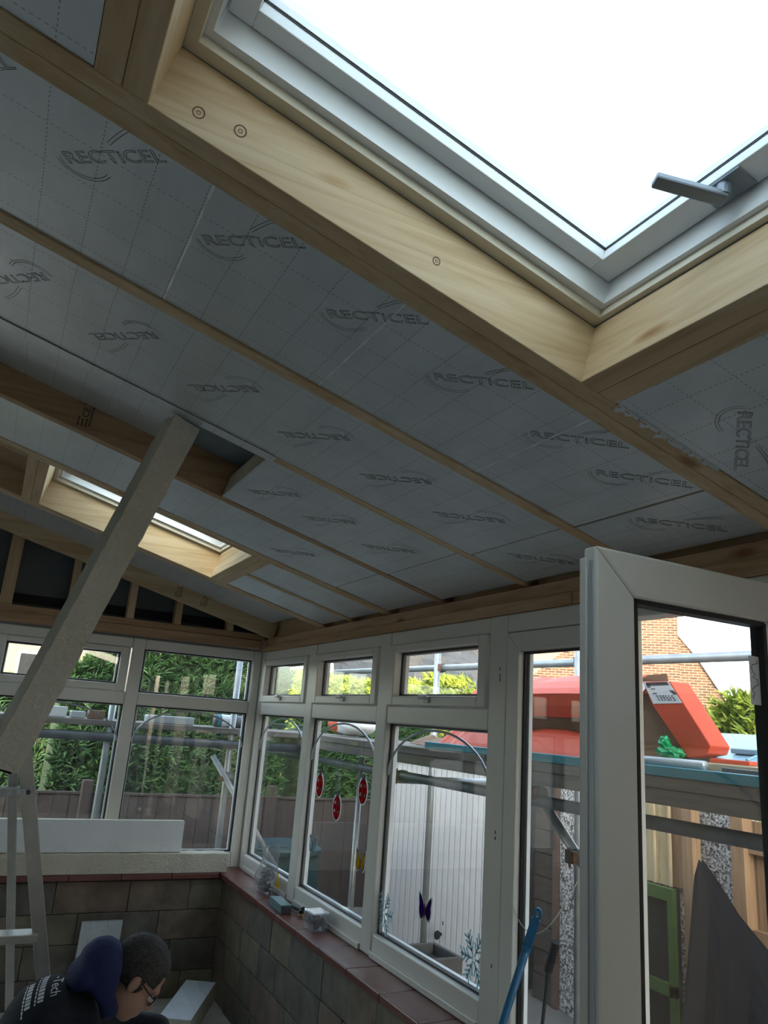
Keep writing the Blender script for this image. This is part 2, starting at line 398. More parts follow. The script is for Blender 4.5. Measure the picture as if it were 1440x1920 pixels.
struct(MB().box(XL, -1.2, L-.125, L+.16, -.02, .668).build('wall_end_rest', 'mortar'), 'rest of the low end wall, out of view')
struct(MB().box(D-.125, D+.16, YB, 1.02, -.02, .668).build('wall_right_rest', 'mortar'), 'low wall on the near side of the doorway')
# tiled sills
s1 = empty('trim_1', (D-.05, 3.8, .668)); struct(s1, 'reddish brown tiled sill below the long row of windows')
a = 2.288
while a < L-.01:
    b = min(a+.305, L); MB().box(D-.171, D+.06, a+.001, b-.001, .672, ZS).build('sill_tile', 'sill_tile', s1, bevel=.005); a = b
s2 = empty('trim_2', (.2, L-.06, .668)); struct(s2, 'reddish brown tiled sill below the end windows')
a = -1.2
while a < D-.18:
    b = min(a+.305, D-.172); MB().box(a+.001, b-.001, L-.171, L+.06, .672, ZS).build('sill_tile', 'sill_tile', s2, bevel=.005); a = b

# wall plates (two timbers on each wall)
struct(MB().box(D-.012, D+.085, 1.99, L-.0, ZP, 2.186).build('trim_3', 'redpine_y', bevel=.003), 'lower timber wall plate above the long row of windows')
struct(MB().box(D+.002, D+.095, YB, L-.0, 2.187, 2.236).build('trim_4', 'redpine_y', bevel=.003), 'upper timber wall plate under the rafter ends')
struct(MB().box(D-.012, D+.085, YB, 1.985, ZP, 2.186).build('trim_5', 'redpine_y', bevel=.003), 'lower timber wall plate over the doorway')
struct(MB().box(XL, D-.02, L-.008, L+.085, 2.163, 2.222).build('trim_6', 'redpine_x', bevel=.003), 'lower timber wall plate above the end windows')
struct(MB().box(XL, D-.0, L+.004, L+.095, 2.223, 2.268).build('trim_7', 'redpine_x', bevel=.003), 'upper timber wall plate carrying the gable studs')

# gable end
gz = lambda x: ZR+(D-abs(x-XR)-XR)*T if x < XR else ZR+(D-x)*T
struct(MB().prism([(D+.07, L+.10, 2.14), (D+.07, L+.10, gz(D)+.14), (XR, L+.10, gz(XR)+.15), (XL-.1, L+.10, gz(D)+.14), (XL-.1, L+.10, 2.14)], (0, .05, 0)).build('wall_gable', 'dark_membrane'), 'dark membrane closing the gable triangle')
struct(MB().box(XL, D-.12, L+.086, L+.099, 2.292, 2.352).build('trim_8', 'black_felt'), 'black felt strip across the gable triangle')
for x0, x1, lab in [(-.045, .03, 'tall gable stud at the far left edge of the picture'), (.355, .40, 'gable stud partly hidden behind the leaning white prop'), (.735, .782, 'gable stud just right of the leaning white prop'), (1.055, 1.10, 'short gable stud, second from the window corner'), (1.43, 1.475, 'very short gable stud closest to the window corner')]:
    m = MB(); y0, y1 = L-.02, L+.07
    m.hexa([(x0, y0, 2.268), (x1, y0, 2.268), (x1, y1, 2.268), (x0, y1, 2.268), (x0, y0, gz(x0)+.02), (x1, y0, gz(x1)+.02), (x1, y1, gz(x1)+.02), (x0, y1, gz(x0)+.02)])
    tag(m.build('gable_stud', 'pine_z', bevel=.002), lab, 'stud', 'studs in the gable end')

# ------------------------------------------------------------------ rafters
def rafter(x0, x1, y0, y1, label, n0=0.0, n1=.15, name='rafter', mat='pine_u', cat='rafter', group='roof rafters'):
    return tag(rbox(MB(), x0, x1, y0, y1, n0, n1).build(name, mat, bevel=.002), label, cat, group)
EA = D+.055
rafter(XR, EA, .27, .316, 'doubled rafter on the near side of the big skylight, outer timber')
rafter(XR, EA, .318, .365, 'doubled rafter on the near side of the big skylight, inner timber')
R1 = rafter(XR, EA, 1.145, 1.190, 'broad pale rafter beside the big skylight, lit on its inner face with round knots')
rafter(XR, EA, 1.191, 1.237, 'second timber doubling the rafter beside the big skylight')
rafter(XR, EA, 1.719, 1.764, 'rafter strip between the first two rows of foil boards')
R3 = rafter(XR, EA, 2.262, 2.307, 'rafter strip between the second and third rows of foil boards')
R4 = rafter(XR, EA, 2.866, 2.912, 'dark brown exposed rafter with a stamped grade mark, behind the top of the white prop', mat='redpine_u')
rafter(XR, EA, 3.387, 3.432, 'doubled rafter on the near side of the small far skylight, front timber')
rafter(XR, EA, 3.433, 3.47, 'doubled rafter on the near side of the small far skylight, rear timber')
rafter(XR, EA, 4.25, 4.297, 'doubled rafter on the far side of the small skylight, lit timber')
rafter(XR, EA, 4.298, 4.345, 'doubled rafter on the far side of the small skylight, outer timber')
rafter(1.106, EA, 3.84, 3.885, 'short jack rafter below the small far skylight')
R7 = rafter(XR, EA-.03, 5.215, 5.262, 'gable rafter over the end windows, stamped with grade marks', n0=-.012, n1=.148, mat='pine_u')
for k, (y0, y1) in enumerate(SK):
    nm = ['big skylight', 'small far skylight'][k]
    rafter(SX1, SX1+.047, y0, y1, 'lower trimmer timber of the %s, inner one' % nm, n1=.148, name='trimmer', mat='pine_y', cat='trimmer', group='trimmers around the skylights')
    rafter(SX1+.048, SX1+.097, y0, y1, 'lower trimmer timber of the %s, outer one' % nm, n1=.148, name='trimmer', mat='pine_y', cat='trimmer', group='trimmers around the skylights')
    rafter(SX0-.045, SX0, y0, y1, 'upper trimmer timber of the %s, inner one' % nm, n1=.148, name='trimmer', mat='pine_y', cat='trimmer', group='trimmers around the skylights')
    rafter(SX0-.092, SX0-.046, y0, y1, 'upper trimmer timber of the %s, outer one' % nm, n1=.148, name='trimmer', mat='pine_y', cat='trimmer', group='trimmers around the skylights')
# knots on the lit rafter face
def knot(parent, x, n, r, y):
    m = MB(); c = RP(x, y-.0003, n); k = 16
    for rr, w_ in ((r, .0024), (r*.35, .0014)):
        for i in range(k):
            t0, t1 = 2*math.pi*i/k, 2*math.pi*(i+1)/k
            f = lambda t, q: c+UV_*math.cos(t)*q+NV_*math.sin(t)*q*1.15
            m.quad(f(t0, rr), f(t1, rr), f(t1, rr-w_), f(t0, rr-w_))
    m.build('knot', 'rust', parent)
knot(R1, .128, .045, .0115, 1.145); knot(R1, .20, .062, .012, 1.145); knot(R1, .62, .06, .009, 1.145)
knot(bpy.data.objects['rafter'], .4, .07, .01, .365)
# stamps
def stamp_mesh():
    me = text_mesh('grade_stamp', 'CE', .034, 'ink', extrude=.0002); bm = bmesh.new(); bm.from_mesh(me); rr = random.Random(2)
    for y0, x0, x1 in ((-.020, -.05, .05), (.012, .028, .058), (.020, -.058, -.026), (.006, -.058, -.028), (-.004, .03, .056), (-.008, -.056, -.03)):
        x = x0
        while x < x1:
            w_ = rr.uniform(.003, .008); bm.faces.new([bm.verts.new(v) for v in ((x, y0-.003, 0), (x+w_, y0-.003, 0), (x+w_, y0+.003, 0), (x, y0+.003, 0))]); x += w_+.002
    bm.to_mesh(me); bm.free(); return me
st = stamp_mesh()
def stamp(parent, x, y, n, rot=90):
    X = (UV_*math.cos(math.radians(rot))+NV_*math.sin(math.radians(rot))); Z = Vector((0, -1, 0)); Y = Z.cross(X)
    c = RP(x, y-.0006, n); mt = Matrix(((X.x, Y.x, Z.x, c.x), (X.y, Y.y, Z.y, c.y), (X.z, Y.z, Z.z, c.z), (0, 0, 0, 1)))
    place('grade_stamp', st, mt, parent)
stamp(R4, .115, 2.866, .075, 100); stamp(R7, 1.20, 5.215, .07, 100); stamp(R7, 1.02, 5.215, .06, 100)

# ------------------------------------------------------------------ insulation boards with printed logos
def logo_meshes():
    wrd = text_mesh('logo_word', 'RECTiCEL', .040, 'print', outline=.0004, sx=1.28)
    wx = [v.co.x for v in wrd.vertices]; W = max(wx)-min(wx); k = .235/W
    for v in wrd.vertices: v.co.x *= k
    bm = bmesh.new(); bm.from_mesh(wrd)
    def band(pts, w_):
        for off in (-w_, w_):
            ring = [Vector((p[0], p[1], 0)) for p in pts]
            for i in range(len(ring)-1):
                a, b = ring[i], ring[i+1]; d = (b-a).normalized(); nrm = Vector((-d.y, d.x, 0))
                q = [a+nrm*(off-.0006), b+nrm*(off-.0006), b+nrm*(off+.0006), a+nrm*(off+.0006)]
                bm.faces.new([bm.verts.new(v) for v in q])
    # lower left swoosh and upper right swoosh
    band([(-.075-.058*math.cos(t), -.004-.048*math.sin(t)) for t in [x*.2-.15 for x in range(0, 13)]], .0035)
    band([(.012+.098*t, .030+.034*math.sin(t*1.45)) for t in [x*.1 for x in range(0, 11)]], .0035)
    me = bpy.data.meshes.new('printed_logo'); bm.to_mesh(me); bm.free(); me.materials.append(MT['print'])
    return me
LOGO = logo_meshes()
def put_logo(parent, x, y, ang, n, sc=1.0):
    t = math.radians(ang); X = UV_*math.cos(t)+Vector((0, 1, 0))*math.sin(t); dn = UV_*math.cos(t+math.pi/2)+Vector((0, 1, 0))*math.sin(t+math.pi/2)
    Y = -dn; Z = X.cross(Y); c = RP(x, y, n)-NV_*.0006
    mt = Matrix(((X.x*sc, Y.x*sc, Z.x*sc, c.x), (X.y*sc, Y.y*sc, Z.y*sc, c.y), (X.z*sc, Y.z*sc, Z.z*sc, c.z), (0, 0, 0, 1)))
    place('printed_logo', LOGO, mt, parent)
def board(x0, x1, y0, y1, label, n0=.006, th=.09, jag=False):
    m = MB(); e = empty('insulation_board', RP((x0+x1)/2, (y0+y1)/2, n0)); tag(e, label, 'insulation', 'foil faced insulation boards in the roof')
    rbox(MB(), x0, x1, y0, y1, n0+.0015, n0+th).build('foam_core', 'foam', e)
    rbox(MB(), x0, x1, y0, y1, n0, n0+.0014).build('foil_face', 'foil', e)
    return e
b1 = board(XR, 1.484, 1.239, 1.717, 'long foil board next to the big skylight, printed with large logos')
for x in (-.25, .02, .306, .596, .877, 1.164, 1.375): put_logo(b1, x, 1.333, -44, .006)
b = board(1.490, D-.002, 1.239, 1.717, 'end foil board above the open door, creased and curling', n0=.004); put_logo(b, 1.60, 1.42, -50, .004)
b = board(XR, 1.470, 1.766, 2.260, 'long foil board in the second row from the big skylight', n0=.002)
for x in (-.42, -.14, .145, .433, .721, 1.004, 1.281): put_logo(b, x, 1.99, 128, .002, 1.05)
b = board(1.476, D-.002, 1.766, 2.260, 'end foil board at the eaves of the second row', n0=.004); put_logo(b, 1.60, 2.02, 128, .004)
b = board(.68, 1.44, 2.309, 2.862, 'foil board of the third row whose cut end shows beside the white prop', n0=.002)
for x in (.80, 1.03, 1.29): put_logo(b, x, 2.575, 125, .002)
board(1.446, D-.002, 2.309, 2.862, 'end foil board at the eaves of the third row', n0=.004)
board(XR, .40, 2.309, 2.864, 'foil board set deep between the rafters behind the white prop', n0=.105, th=.042)
b = board(XR, 1.42, 2.914, 3.385, 'foil board of the fourth row, in front of the small far skylight', n0=.003)
put_logo(b, 1.1, 3.15, 125, .003)
board(1.426, D-.002, 2.914, 3.385, 'end foil board at the eaves of the fourth row', n0=.005)
b = board(XR, SX0-.094, .367, 1.143, 'foil board above the big skylight, top left corner', n0=.004)
b = board(SX1+.099, D-.002, .367, 1.143, 'foil board below the big skylight with a ragged torn edge', n0=.004)
for x, y in ((1.36, 1.03), (1.22, .72)): put_logo(b, x, y, 40, .004)
m = MB(); rr = random.Random(21); xx = 1.112; pw = .012
while xx < 1.42:
    nx = xx+rr.uniform(.006, .018); nw = max(.004, (.030 if xx < 1.25 else .014)*rr.random()); h0 = -.0015-rr.random()*.004
    m.quad(RP(xx, 1.142, .003), RP(nx, 1.142, .003), RP(nx, 1.142+nw, h0), RP(xx, 1.142+pw, h0)); xx, pw = nx, nw
for k in range(22):
    yy = .55+.027*k; m.tri(RP(1.107, yy, .003), RP(1.107, yy+.027, .003), RP(1.107-rr.uniform(.002, .012), yy+.013, -.002))
m.build('torn_foil_edge', 'foil', b)
board(1.107, D-.002, 3.472, 3.838, 'small foil board below the far skylight, near one of two', n0=.005)
board(1.107, D-.002, 3.887, 4.248, 'small foil board below the far skylight, farther of two', n0=.005)
board(XR, D-.03, 4.347, 5.213, 'recessed foil board between the far skylight and the gable rafter', n0=.085, th=.055)
tag(rbox(MB(), XR, SX0-.094, 3.472, 4.248, .12, .138).build('plywood_sheet', 'plywood'), 'brown plywood panel above the small far skylight', 'plywood')
tag(rbox(MB(), XR, SX0-.12, 3.84, 3.86, .10, .119).build('timber_batten', 'pine_u'), 'thin timber batten across the brown plywood above the far skylight', 'batten')
# foil tape along the third rafter
tag(rbox(MB(), XR, .70, 2.258, 2.311, -.0022, -.0006).build('foil_tape', 'foil'), 'wide strip of foil tape hiding the third rafter at the left', 'tape')
for (xx, y0, y1, lab) in [(.62, 1.24, 1.716, 'thin shiny tape seam across the long board below the skylight, middle one'), (.20, 1.24, 1.716, 'thin shiny tape seam across the long board below the skylight, upper left one'), (1.12, 1.24, 1.716, 'thin shiny tape seam across the long board below the skylight, lower right one')]:
    m = MB(); N = 14
    for i in range(N):
        ya_, yb = y0+(y1-y0)*i/N, y0+(y1-y0)*(i+1)/N
        w1, w2 = .0016+.0012*math.sin(i*2.3), .0016+.0012*math.sin((i+1)*2.3); m.quad(RP(xx-w1, ya_, .0053), RP(xx-w2, yb, .0053), RP(xx+w2, yb, .0045), RP(xx+w1, ya_, .0045))
    tag(m.build('foil_seam', 'foil_tape'), lab, 'tape')

# ------------------------------------------------------------------ skylights
def ring(mb, xo0, xo1, yo0, yo1, xi0, xi1, yi0, yi1, n0, n1):
    rbox(mb, xo0, xi0, yo0, yo1, n0, n1); rbox(mb, xi1, xo1, yo0, yo1, n0, n1); rbox(mb, xi0, xi1, yo0, yi0, n0, n1); rbox(mb, xi0, xi1, yi1, yo1, n0, n1)
def skylight(idx, y0, y1, full):
    e = empty('window_%d' % idx, RP((SX0+SX1)/2, (y0+y1)/2, .15)); struct(e, ['large white roof window showing bright sky', 'small far white roof window beyond the prop'][idx-1])
    m = MB(); ring(m, SX0-.03, SX1+.03, y0-.03, y1+.03, SX0+.022, SX1-.012, y0+.03, y1-.030, .152, .172); m.build('lining_strip', 'cream_lining', e)
    m = MB(); ring(m, SX0-.03, SX1+.03, y0-.03, y1+.03, SX0+.036, SX1-.023, y0+.05, y1-.05, .1725, .300); m.build('frame', 'pvc_white', e)
    m = MB(); ring(m, SX0+.040, SX1-.027, y0+.053, y1-.053, SX0+.086, SX1-.080, y0+.093, y1-.093, .228, .300); m.build('sash', 'pvc_white', e, bevel=.002)
    m = MB(); ring(m, SX0+.0855, SX1-.0795, y0+.0925, y1-.0925, SX0+.0875, SX1-.0815, y0+.0945, y1-.0945, .2535, .2575); m.build('gasket', 'gasket', e)
    m = MB(); ring(m, SX0+.0855, SX1-.0795, y0+.0925, y1-.0925, SX0+.0885, SX1-.0825, y0+.0965, y1-.0965, .258, .2745); m.build('glazing_bead', 'pvc_white', e)
    rbox(MB(), SX0+.087, SX1-.081, y0+.094, y1-.094, .275, .279).build('pane', 'sky_glass', e)
    # handle on the lower sash rail
    yc = (y0+y1)/2-.005
    h = MB(); rbox(h, SX1-.078, SX1-.030, yc-.03, yc+.055, .2225, .2275); hb = h.build('handle', 'handle_grey', e, bevel=.002)
    p0 = RP(SX1-.062, yc+.012, .226); p1 = RP(SX1-.062, yc+.012, .196)
    MB().tube([p0, p1], .014, 14).build('handle_neck', 'handle_grey', hb)
    a0 = RP(SX1-.055, yc+.012, .197); a1 = RP(SX1-.175, yc+.060, .186)
    MB().bar(a0, a1, .028, .015, tuple(NV_)).build('handle_lever', 'handle_grey', hb, bevel=.004)
skylight(1, *SK[0], True); skylight(2, *SK[1], True)

# ------------------------------------------------------------------ vertical windows
# local frame: a runs along the wall, d outward from the inner face
def wallbox(mb, ax, a0, a1, d0, d1, z0, z1):
    if ax == 'y': return mb.box(D+d0, D+d1, a0, a1, z0, z1)
    return mb.box(a0, a1, L+d0, L+d1, z0, z1)
def wpt(ax, a, d, z): return Vector((D+d, a, z)) if ax == 'y' else Vector((a, L+d, z))
def vring(ax, o, i, d0, d1):
    m = MB(); a0, a1, z0, z1 = o; b0, b1, y0, y1 = i
    wallbox(m, ax, a0, b0, d0, d1, z0, z1); wallbox(m, ax, b1, a1, d0, d1, z0, z1); wallbox(m, ax, b0, b1, d0, d1, z0, y0); wallbox(m, ax, b0, b1, d0, d1, y1, z1); return m
WN = [2]
def window(ax, a0, a1, label, opening=True, arch=True, hand=.5, zl0=.80, ztop=ZP):
    WN[0] += 1; e = empty('window_%d' % WN[0], wpt(ax, (a0+a1)/2, .03, ZS)); struct(e, label)
    zl1, zt0, zt1 = 1.708, 1.79, 2.077
    wallbox(MB(), ax, a0, a1, 0, .07, ZS+.001, zl0).build('sill_rail', 'pvc', e, bevel=.006)
    wallbox(MB(), ax, a0, a1, -.012, .01, ZS+.001, ZS+.028).build('sill_bead', 'pvc', e, bevel=.004)
    wallbox(MB(), ax, a0, a1, 0, .07, zl1, zt0).build('transom', 'pvc', e, bevel=.006)
    wallbox(MB(), ax, a0, a1, 0, .07, zt1, ztop-.001).build('head', 'pvc', e, bevel=.006)
    def glz(g, d):
        vring(ax, g, (g[0]+.009, g[1]-.009, g[2]+.009, g[3]-.009), d-.004, d+.004).build('gasket', 'gasket', e)
        wallbox(MB(), ax, g[0], g[1], d-.0025, d+.0025, g[2], g[3]).build('pane', 'glass', e)
        vring(ax, g, (g[0]+.016, g[1]-.016, g[2]+.012, g[3]-.012), d+.012, d+.03).build('outer_bead', 'pvc_white', e)
    glz((a0, a1, zl0, zl1), .03)
    if opening:
        o = (a0+.008, a1-.008, zt0+.002, zt1-.002); g = (a0+.066, a1-.066, zt0+.045, zt1-.037)
        vring(ax, o, g, -.014, .05).build('sash', 'pvc', e, bevel=.005); glz(g, .03)
        am = a0+(a1-a0)*hand; zb = zt0+.026
        m = MB(); wallbox(m, ax, am-.022, am+.022, -.024, -.014, zb-.012, zb+.016); h = m.build('handle', 'handle_white', e, bevel=.004)
        wallbox(MB(), ax, am-.02, am+.045, -.040, -.025, zb+.004, zb+.022).build('handle_lever', 'handle_white', h, bevel=.005)
    else: glz((a0+.003, a1-.003, zt0, zt1), .03)
    if arch:
        m = MB(); am, ha = (a0+a1)/2, (a1-a0)/2-.006; N = 22; zb = 1.475
        pts = [(am-ha*math.cos(math.pi*i/N), zb+.215*math.sin(math.pi*i/N)) for i in range(N+1)]
        for i in range(N):
            p, q = wpt(ax, pts[i][0], .0255, pts[i][1]), wpt(ax, pts[i+1][0], .0255, pts[i+1][1])
            m.bar(p, q, .012, .003, (1, 0, 0) if ax == 'x' else (0, 1, 0)) if False else m.tube([p, q], .0055, 6)
        m.build('arch_strip', 'silver_strip', e)
    return e
def post(ax, a0, a1, label, d0=-.004, z1=ZP-.001):
    e = wallbox(MB(), ax, a0, a1, d0, .074, ZS+.002, z1).build('trim_%d' % (20+len(POSTS)), 'pvc', bevel=.006); POSTS.append(e); struct(e, label); return e
POSTS = []
window('y', 4.403, 5.262, 'window of the long row closest to the corner', hand=.5)
window('y', 3.432, 4.29, 'middle window of the long row with ladybird stickers', hand=.46)
window('y', 2.477, 3.32, 'window of the long row beside the doorway with purple butterfly', hand=.53)
post('y', 5.264, L+.07, 'white corner post of the window frames'); post('y', 4.292, 4.401, 'white mullion left of the ladybird window'); post('y', 3.322, 3.43, 'white mullion right of the ladybird window')
window('x', .892, 1.656, 'right hand end window looking onto the green hedge', opening=False)
window('x', -.02, .808, 'left hand end window behind the stepladder', hand=.3)
window('x', -.93, -.102, 'end window further left, out of view'); window('x', -1.84, -1.012, 'end window far left, out of view'); window('x', -2.75, -1.922, 'leftmost end window, out of view')
post('x', .81, .89, 'white mullion between the two end windows'); post('x', -.10, -.022, 'white mullion left of the stepladder'); post('x', -1.01, -.932, 'white mullion out of view'); post('x', -1.92, -1.842, 'white mullion far out of view'); post('x', 1.658, D-.006, 'white end post in the window corner'); post('x', XL, -2.752, 'white post at the left wall')
window('y', .06, 1.00, 'window on the near side of the doorway, behind the door leaf'); window('y', -.95, -.03, 'window beside the camera, out of view'); post('y', -.028, .058, 'white mullion near the camera'); post('y', YB, -.952, 'white post at the back wall')
# door frame
e = empty('door_1', (D+.03, 1.7, 0)); struct(e, 'white door frame of the open doorway')
MB().box(D-.004, D+.074, 2.36, 2.475, 0, ZP-.001).build('jamb', 'pvc', e, bevel=.006)
MB().box(D-.004, D+.074, 1.0855, 2.3595, 2.072, ZP-.001).build('head', 'pvc', e, bevel=.006)
MB().box(D-.004, D+.074, 1.002, 1.085, 0, ZP-.001).build('jamb', 'pvc', e, bevel=.006)
MB().box(D-.02, D+.09, 1.086, 2.286, 0, .03).build('threshold', 'aluminium', e)
for zz in (1.93, 1.905, 1.89, 1.35, 1.33, .92): MB().box(D-.0048, D-.0038, 2.40, 2.405, zz, zz+.012).build('screw_hole', 'gasket', e)
e = empty('door_3', (D+.03, 2.05, 0)); struct(e, 'closed white glazed door leaf beside the long windows')
x0, x1, y0, y1 = D-.006, D+.052, 1.735, 2.358
for nm, poly in (('stile', [(y1, .032), (y1, 2.069), (2.287, 1.998), (2.287, .16)]), ('rail', [(y1-.0008, 2.069), (y0+.0008, 2.069), (1.806, 1.998), (2.2862, 1.998)]), ('stile', [(y0, .032), (1.806, .16), (1.806, 1.998), (y0, 2.069)]), ('rail', [(y1-.0008, .032), (2.2862, .16), (1.806, .16), (y0+.0008, .032)])):
    MB().prism([(x0, a, b) for a, b in poly], (x1-x0, 0, 0)).build(nm, 'pvc', e, bevel=.004)
m = MB(); m.box(D+.018, D+.030, 2.278, 2.2868, .161, 1.997); m.box(D+.018, D+.030, 1.8062, 1.815, .161, 1.997); m.box(D+.018, D+.030, 1.8155, 2.2775, 1.988, 1.997); m.box(D+.018, D+.030, 1.8155, 2.2775, .161, .17); m.build('gasket', 'gasket', e)
MB().box(D+.0305, D+.034, 1.807, 2.286, .161, 1.997).build('pane', 'glass', e); MB().box(D+.035, D+.05, 2.270, 2.2868, .161, 1.997).build('outer_bead', 'pvc_white', e)
# open door leaf, hinged at the near jamb, swung into the room
e = empty('door_2', (1.4, 1.12, 0)); struct(e, 'white glazed door leaf standing open into the room')
x0, x1, yb0, yb1, zt = 1.025, D-.012, 1.12, 1.158, 2.076
gx0, gx1, gz0, gz1 = 1.132, 1.520, .16, 1.978
def stile(nm, poly): MB().prism([(a, yb0, z) for a, z in poly], (0, yb1-yb0, 0)).build(nm, 'pvc', e, bevel=.006)
stile('stile', [(x0, .03), (gx0-.004, gz0-.004), (gx0-.004, gz1+.004), (x0, zt)])
stile('rail', [(x0+.0008, zt), (gx0-.0032, gz1+.004), (gx1+.004, gz1+.004), (x1, zt)])
stile('stile', [(x1, .03), (x1, zt-.001), (gx1+.004, gz1+.003), (gx1+.004, gz0-.004)])
stile('rail', [(x0+.0008, .03), (x1, .03), (gx1+.004, gz0-.0045), (gx0-.004, gz0-.0045)])
MB().box(x0-.0065, x0-.0005, yb1-.016, yb1+.004, .035, zt-.022).build('edge_lip', 'pvc', e, bevel=.003)
MB().box(x0-.003, x0-.0005, yb0+.008, yb0+.018, .05, zt-.03).build('lock_strip', 'silver_strip', e)
m = MB(); yp = 1.140
m.box(gx0-.004, gx0+.004, yp-.018, yp+.016, gz0, gz1); m.box(gx1-.006, gx1+.004, yp-.018, yp+.016, gz0, gz1); m.box(gx0, gx1, yp-.018, yp+.016, gz1-.006, gz1+.004); m.box(gx0, gx1, yp-.018, yp+.016, gz0-.004, gz0+.006)
m.build('gasket', 'gasket', e)
MB().box(gx0+.004, gx1-.004, yp-.002, yp+.002, gz0+.004, gz1-.004).build('pane', 'glass', e)
MB().box(gx0+.004, gx0+.010, yp+.004, yp+.014, 1.59, gz1-.03).build('pane_edge', 'pvc_white', e)
tp = MB().box(gx1-.040, gx1-.008, yp-.0034, yp-.0024, 1.80, 1.905).build('paper_tape', 'paper', e)
sq = MB(); rr = random.Random(4); pts = [(gx1-.037+.025*rr.random(), yp-.0042, 1.812+.084*i/16) for i in range(17)]
sq.tube(pts, .0007, 4); sq.build('pen_mark', 'ink', tp)

# close the eaves between plate and deck
struct(MB().box(D+.060, D+.098, YB, L+.1, 2.237, 2.415).build('trim_9', 'pine_y'), 'timber eaves blocking between the rafter ends')
struct(MB().box(D+.10, D+.33, YB-.2, L+.3, 2.165, 2.185).build('trim_10', 'roof_top'), 'dark soffit board outside under the eaves')
struct(MB().box(-6.5, .75, YB-5, YB-.21, -.25, 6.2).build('wall_house', 'plaster'), 'unseen two storey house the room is built against, sized to shade the skylights')  # unseen; width and height set to keep direct sun off the skylights
struct(MB().box(6.4, 13, -12, 1.6, -.25, 7.0).build('wall_sky_blocker', 'fence_brown'), 'dark block added out of view to the right to cut sky light')  # added unseen to hold back sky light and darken door glass reflections

# ------------------------------------------------------------------ the leaning white prop
pt, pb = Vector((.398, 2.348, 2.590)), Vector((.066, 2.445, 1.515))
ax_ = (pb-pt).normalized(); sd = ax_.cross(Vector((.22, -1, .0))).normalized(); fr = sd.cross(ax_).normalized()
if fr.y > 0: fr = -fr
ln_ = (pb-pt).length; m = MB(); NW, ND, NLn = 5, 5, 46; rr = random.Random(11)
Wd, Dp = .088, .10
ringpts = [(-.5, -.5), (-.25, -.5), (0, -.5), (.25, -.5), (.5, -.5), (.5, -.25), (.5, 0), (.5, .25), (.5, .5), (.25, .5), (0, .5), (-.25, .5), (-.5, .5), (-.5, .25), (-.5, 0), (-.5, -.25)]
for i in range(NLn+1):
    c = pt+ax_*ln_*i/NLn
    for (a, b) in ringpts:
        j = rr.uniform(-.0016, .0016); m.v.append(c+sd*(a*Wd+j)+fr*(b*Dp+rr.uniform(-.0016, .0016)))
n_ = len(ringpts)
for i in range(NLn):
    for k in range(n_): a = i*n_+k; b = i*n_+(k+1) % n_; m.f.append((a, b, b+n_, a+n_))
m.f.append(tuple(reversed(range(n_)))); m.f.append(tuple(NLn*n_+k for k in range(n_)))
pr = tag(m.build('roof_prop', 'textured_paint'), 'leaning off-white textured prop running up to the roof beside the ladder', 'prop')
MB().obox(pb+ax_*.004, sd*Wd*.7, fr*Dp*.7, ax_*.008).build('cut_end', 'black_felt', pr)

# ------------------------------------------------------------------ stepladder
e = empty('stepladder', (.35, 3.35, 0)); tag(e, 'aluminium stepladder standing in front of the end window', 'ladder')
def lad(z, off=0.0): k = (1.54-z)/.81; return Vector((.146+.226*k+off, 2.99+.31*k, z))
topz = 1.60
for off in (0, -.42):
    sgn = 1 if off == 0 else -1
    p, q = lad(topz, off), lad(0.0, off+(0.10 if off == 0 else -.10)*0)
    MB().bar(p, q, .048, .024, (0, 1, 0)).build('stile', 'aluminium', e, bevel=.003)
    MB().bar(p+Vector((-.022*sgn, .02, -.03)), Vector((q.x-.05*sgn-.12, 3.98, 0.0)), .030, .022, (0, 1, 0)).build('rear_leg', 'aluminium', e, bevel=.003)
    MB().tube([lad(1.386, off)+Vector((0, -.03, 0)), lad(1.386, off)+Vector((0, .03, 0))], .008, 10).build('rivet', 'galv_dark', e)
for z in (1.386, .88, .63, .38, .13) if False else (1.386, .88, .38):
    a, b = lad(z), lad(z, -.42)
    MB().box(b.x+.008, a.x-.008, a.y-.045, a.y+.045, z-.016, z+.012).build('tread', 'paint_splash' if z > 1.3 else 'aluminium', e, bevel=.003)

# ------------------------------------------------------------------ things on the end sill
m = MB(); x0, x1, ya_, yb_ = -.55, 1.590, L-.165, L-.045; N = 40; rr = random.Random(2)
for i in range(N+1):
    x = x0+(x1-x0)*i/N
    for (y, z) in ((ya_, ZS+.003), (yb_, ZS+.003), (yb_, .818), (ya_, .818)): m.v.append(Vector((x, y+rr.uniform(-.003, .003), z+(rr.uniform(-.003, .003) if z > .75 else 0))))
for i in range(N):
    for k in range(4): a = i*4+k; b = i*4+(k+1) % 4; m.f.append((a, a+4, b+4, b))
m.f.append((0, 1, 2, 3)); m.f.append((N*4+3, N*4+2, N*4+1, N*4))
tag(m.build('foam_offcut', 'textured_paint'), 'long cream textured slab lying along the end window sill', 'slab')
e = empty('foil_board', (.4, L-.07, .82)); tag(e, 'foil board strip on the cream slab against the end window, whitened for reflected skylight', 'insulation')
MB().box(-.55, 1.290, L-.107, L-.052, .8225, 1.006).build('foam_core', 'foam', e)
MB().box(-.55, 1.2905, L-.109, L-.1072, .822, 1.0065).build('foil_face', 'white_sticker', e)  # foil painted white to stand in for the skylight it reflects
for x in (.56, .88, 1.19):
    m = MB(); pts = [(x-.035*math.cos(t), L-.1096, .823+.038*math.sin(t)) for t in [math.pi*i/10 for i in range(11)]]; m.tube(pts, .001, 4); m.build('printed_arc', 'handle_white', e)

